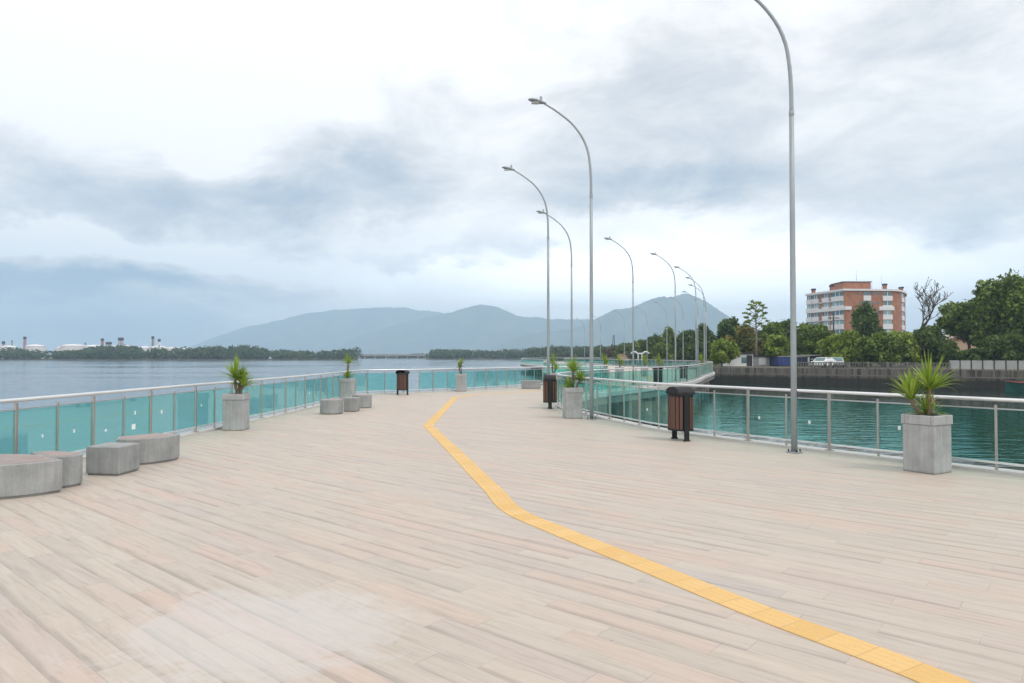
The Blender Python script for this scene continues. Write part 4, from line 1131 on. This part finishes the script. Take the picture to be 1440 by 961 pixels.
# pole and mast
p = at(1172, 440, 100)
root = thing('utility_pole', 'thin dark utility pole standing in front of the left side of the brick building', 'pole', (p.x, 100, .22))
MB().tube([(0, 0, -.1), (0, 0, p.z-.22)], [.14, .09], 8).build('pole', M['dark_roof'], root)
MB().box((0, 0, p.z-1.0), (1.6, .1, .12)).build('crossarm', M['dark_roof'], root)
p = at(863, 472, 330)
root = thing('lattice_mast', 'tiny dark mast far behind the lamps against the mountain foot', 'mast', (p.x, 330, .2))
mb = MB()
for sx1, sy1 in ((-1, -1), (1, -1), (1, 1), (-1, 1)): mb.tube([(sx1*.6, sy1*.6, 0), (sx1*.25, sy1*.25, p.z)], .12, 5)
for k in range(6):
    z = p.z*(k+1)/7; s_ = .6-.35*(k+1)/7; mb.box((0, 0, z), (2*s_+.1, 2*s_+.1, .15))
mb.build('tower', M['dark_roof'], root)
# white double-armed canopy
p = at(900, 495, 128)
root = thing('double_canopy', 'small white T-shaped double canopy standing among the lamps behind the inlet', 'canopy', (p.x, 128, .0))
for s in (-1, 1):
    MB().tube([(s*.35, 0, 0), (s*.35, 0, p.z-.35)], .09, 8).build('post', M['white_paint'], root)
    MB().tube([(s*.35, 0, p.z-.40), (s*.8, 0, p.z-.05), (s*1.3, 0, p.z), (s*1.75, 0, p.z-.35)], [.12, .14, .16, .10], 8).build('wing', M['white_paint'], root)
MB().box((0, 0, p.z-.3), (1.3, .3, .25)).build('crossbeam', M['white_paint'], root)

# cars
def car(label, px, D, m_, rz):
    p = at(px, 500, D)
    root = thing('parked_car', label, 'car', (p.x, D, .22), rz, 'cars parked on the quay'); root.scale = (.9, .9, .9)
    prof = [(-2.05, .35), (-2.1, .62), (-1.95, .85), (-1.25, .95), (-.55, 1.42), (.75, 1.45), (1.55, 1.05), (2.0, .92), (2.1, .6), (2.05, .32)]
    n = len(prof); vs_ = []
    for y, sh in ((-.84, 1), (.84, 1)):
        for x, z in prof: vs_.append((x, y*(.82 if z > 1.2 else 1.0), z))
    fs = [tuple(range(n)), tuple(range(2*n-1, n-1, -1))]+[(i, n+i, n+(i+1) % n, (i+1) % n) for i in range(n)]
    b = MB().add(vs_, fs).build('body', M[m_], root)
    for s in (-1, 1):
        MB().add([(-1.05, s*.80, .99), (1.35, s*.80, 1.08), (.70, s*.715, 1.40), (-.50, s*.715, 1.37)], [(0, 1, 2, 3)]).build('window', M['window'], root)
        for x in (-1.3, 1.3):
            wv = MB().lathe([(0, -.1), (.32, -.1), (.33, .1), (0, .1)], 16); wv.v = [(x+q[0], s*.80+q[2], .32+q[1]) for q in wv.v]
            t_ = wv.build('wheel', M['tyre'], root)
    MB().add([(-1.30, -.70, .985), (-1.30, .70, .985), (-.62, .62, 1.40), (-.62, -.62, 1.40)], [(0, 1, 2, 3)]).build('windscreen', M['window'], root)
    for s in (-1, 1): MB().rbox((-2.07, s*.6, .70), (.06, .3, .12)).build('headlight', M['lens'], root)
    return root
car('white car parked under the broad low tree behind the balustrade', 1158, 84, 'car_white', R(40))
car('silver car parked close right of the white car under the broad low tree', 1177, 86, 'car_silver', R(65))

# moored boat at right edge
p = at(1440, 546, 62)
root = thing('moored_boat', 'small teal boat with red gunwale moored by the quay at the right edge', 'boat', (p.x+1.0, 62, WZ), R(-35))
secs = [(-2.2, .75, .95), (-1.2, .95, .85), (0, 1.0, .8), (1.2, .8, .95), (2.3, .05, 1.35)]
vs_ = []
for x, hw, hz in secs: vs_ += [(x, -hw, hz), (x, -hw*.55, -.1), (x, hw*.55, -.1), (x, hw, hz)]
fs = [(i*4+k, i*4+k+1, i*4+5+k, i*4+4+k) for i in range(4) for k in range(3)]+[(0, 1, 2, 3)]
MB().add(vs_, fs).build('hull', M['boat_teal'], root)
for s in (-1, 1): MB().tube([(x, s*hw, hz+.02) for x, hw, hz in secs], .06, 6).build('gunwale', M['boat_red'], root)
for x in (-.9, .5): MB().box((x, 0, .55), (.3, 1.7, .05)).build('thwart', M['boat_wood'], root)
MB().add([(-2.15, -.6, .3), (1.6, -.5, .3), (1.6, .5, .3), (-2.15, .6, .3)], [(0, 1, 2, 3)]).build('floor', M['boat_wood'], root)

# ------------------------------------------------------------------ far industry and bridge
def tank(label, px, wpx, ytop, D):
    p = at(px, ytop, D); W = wpx/FPX*D/2; H = p.z+1.0
    root = thing('storage_tank', label, 'storage tank', (p.x, D, -1.0), 0, 'white storage tanks behind the mangroves')
    MB().lathe([(W, 0), (W, H*.86)], 28).build('shell', M['tank'], root)
    MB().lathe([(W*1.02, H*.86), (W*1.02, H*.885), (W*.6, H*.96), (0.01, H)], 28).build('dome_roof', M['tank'], root)
TK = 'white round storage tank showing above the far mangroves'
for px, wp, yt, lab in ((12, 22, 486, 'white storage tank at the left edge above the far mangroves'), (50, 24, 484.5, 'white storage tank right of the first tall dark-topped tower'), (88, 16, 487, 'small white storage tank above the mangroves, left of the widest white tank'),
        (103, 30, 484, 'widest white storage tank above the middle of the left mangroves'), (132, 24, 485, 'white storage tank just left of the red tower'), (158, 20, 486, 'white storage tank right of the red tower'), (178, 24, 485.5, 'white storage tank left of the twin pale towers'),
        (203, 18, 487, 'white storage tank directly right of the last dark-topped mast'), (222, 22, 486.5, 'white storage tank under the twin pale towers'), (243, 20, 488, 'white storage tank right of the twin pale towers'), (259, 12, 489.5, 'last small white storage tank at the right end of the tanks')):
    tank(lab, px, wp, yt, 560)
for px, yt, lab, m_ in ((35, 473.5, 'red lattice tower with a dark cabin standing first from the left above the tanks', 'red_tower'), (5, 480, 'short dark topped tower at the left edge above the mangroves', 'red_tower'), (144, 476, 'red lattice tower with dark top in the middle of the tanks', 'red_tower'), (153, 481, 'stout red tower with dark left side among the tanks', 'red_tower'), (170, 475, 'slim lattice tower with dark top right of the stout red tower', 'red_tower'), (215, 473, 'grey tower with dark cabin left of the pale tower', 'bridge'), (224, 477, 'pale slim tower at the right of the tanks', 'tank'), (17, 479, 'thin mast between the two leftmost towers', 'bridge'), (120, 482, 'thin low mast among the tanks', 'bridge')):
    p = at(px, yt, 590); Hh = p.z+1
    root = thing('crane_tower', lab, 'tower', (p.x, 590, -1.0), 0, 'towers above the tanks')
    mb = MB(); wv = 1.5 if 'stout' in lab else (.35 if 'mast' in lab else .75)
    for sx1, sy1 in ((-1, -1), (1, -1), (1, 1), (-1, 1)): mb.tube([(sx1*wv, sy1*wv, 0), (sx1*wv*.7, sy1*wv*.7, Hh-1)], .28, 5)
    for k in range(6): mb.box((0, 0, Hh*(k+1)/7), (2*wv, 2*wv, .35))
    mb.build('frame', M[m_], root)
    MB().box((0, 0, Hh-1.2), (wv*2.3, wv*2.2, 2.2)).build('cabin', M['dark_roof'], root)

D = 700
xa, xb = at(470, 500, D).x, at(662, 500, D).x
zt = at(560, 499.0, D).z
root = thing('road_bridge', 'long low concrete road bridge on piers crossing the far end of the river', 'bridge', (0, D, 0))
MB().box(((xa+xb)/2, 0, zt-.9), (xb-xa, 9, 1.0)).build('bridge_deck', M['bridge'], root)
MB().box(((xa+xb)/2, -4.4, zt-.05), (xb-xa, .25, .7)).build('parapet', M['bridge'], root)
n = 13
for k in range(n+1):
    x = xa+(xb-xa)*k/n
    MB().box((x, 0, (zt-1.4+WZ-1)/2), (1.8, 7, zt-1.4-WZ+1)).build('pier', M['bridge'], root)
tag(wood('mangrove_wood', [(-170, 760), (-40, 760)], 20, 3, 5, 70, 50, 1.6, 21, -1.2), 'thin dark line of trees seen under and behind the bridge', 'wood')
struct('far_shore', MB().prism([(-260, 755), (0, 755), (40, 900), (-300, 900)], -2.6, -1.1), M['earth'])

# ------------------------------------------------------------------ haze
m, T = mat('haze_air')
v = T.n('ShaderNodeVolumePrincipled', Density=1.0)
v.inputs['Color'].default_value = (.56, .745, .91, 1)
v.inputs['Density'].default_value = 3.6e-4
v.inputs['Anisotropy'].default_value = .0
T.n('ShaderNodeOutputMaterial', Volume=v.outputs[0])
hz = MB().box((0, 2850, 210), (10400, 6300, 432)).build('haze', m)
tag(hz, 'pale blue haze hanging over the river and hills', 'haze', kind='stuff')
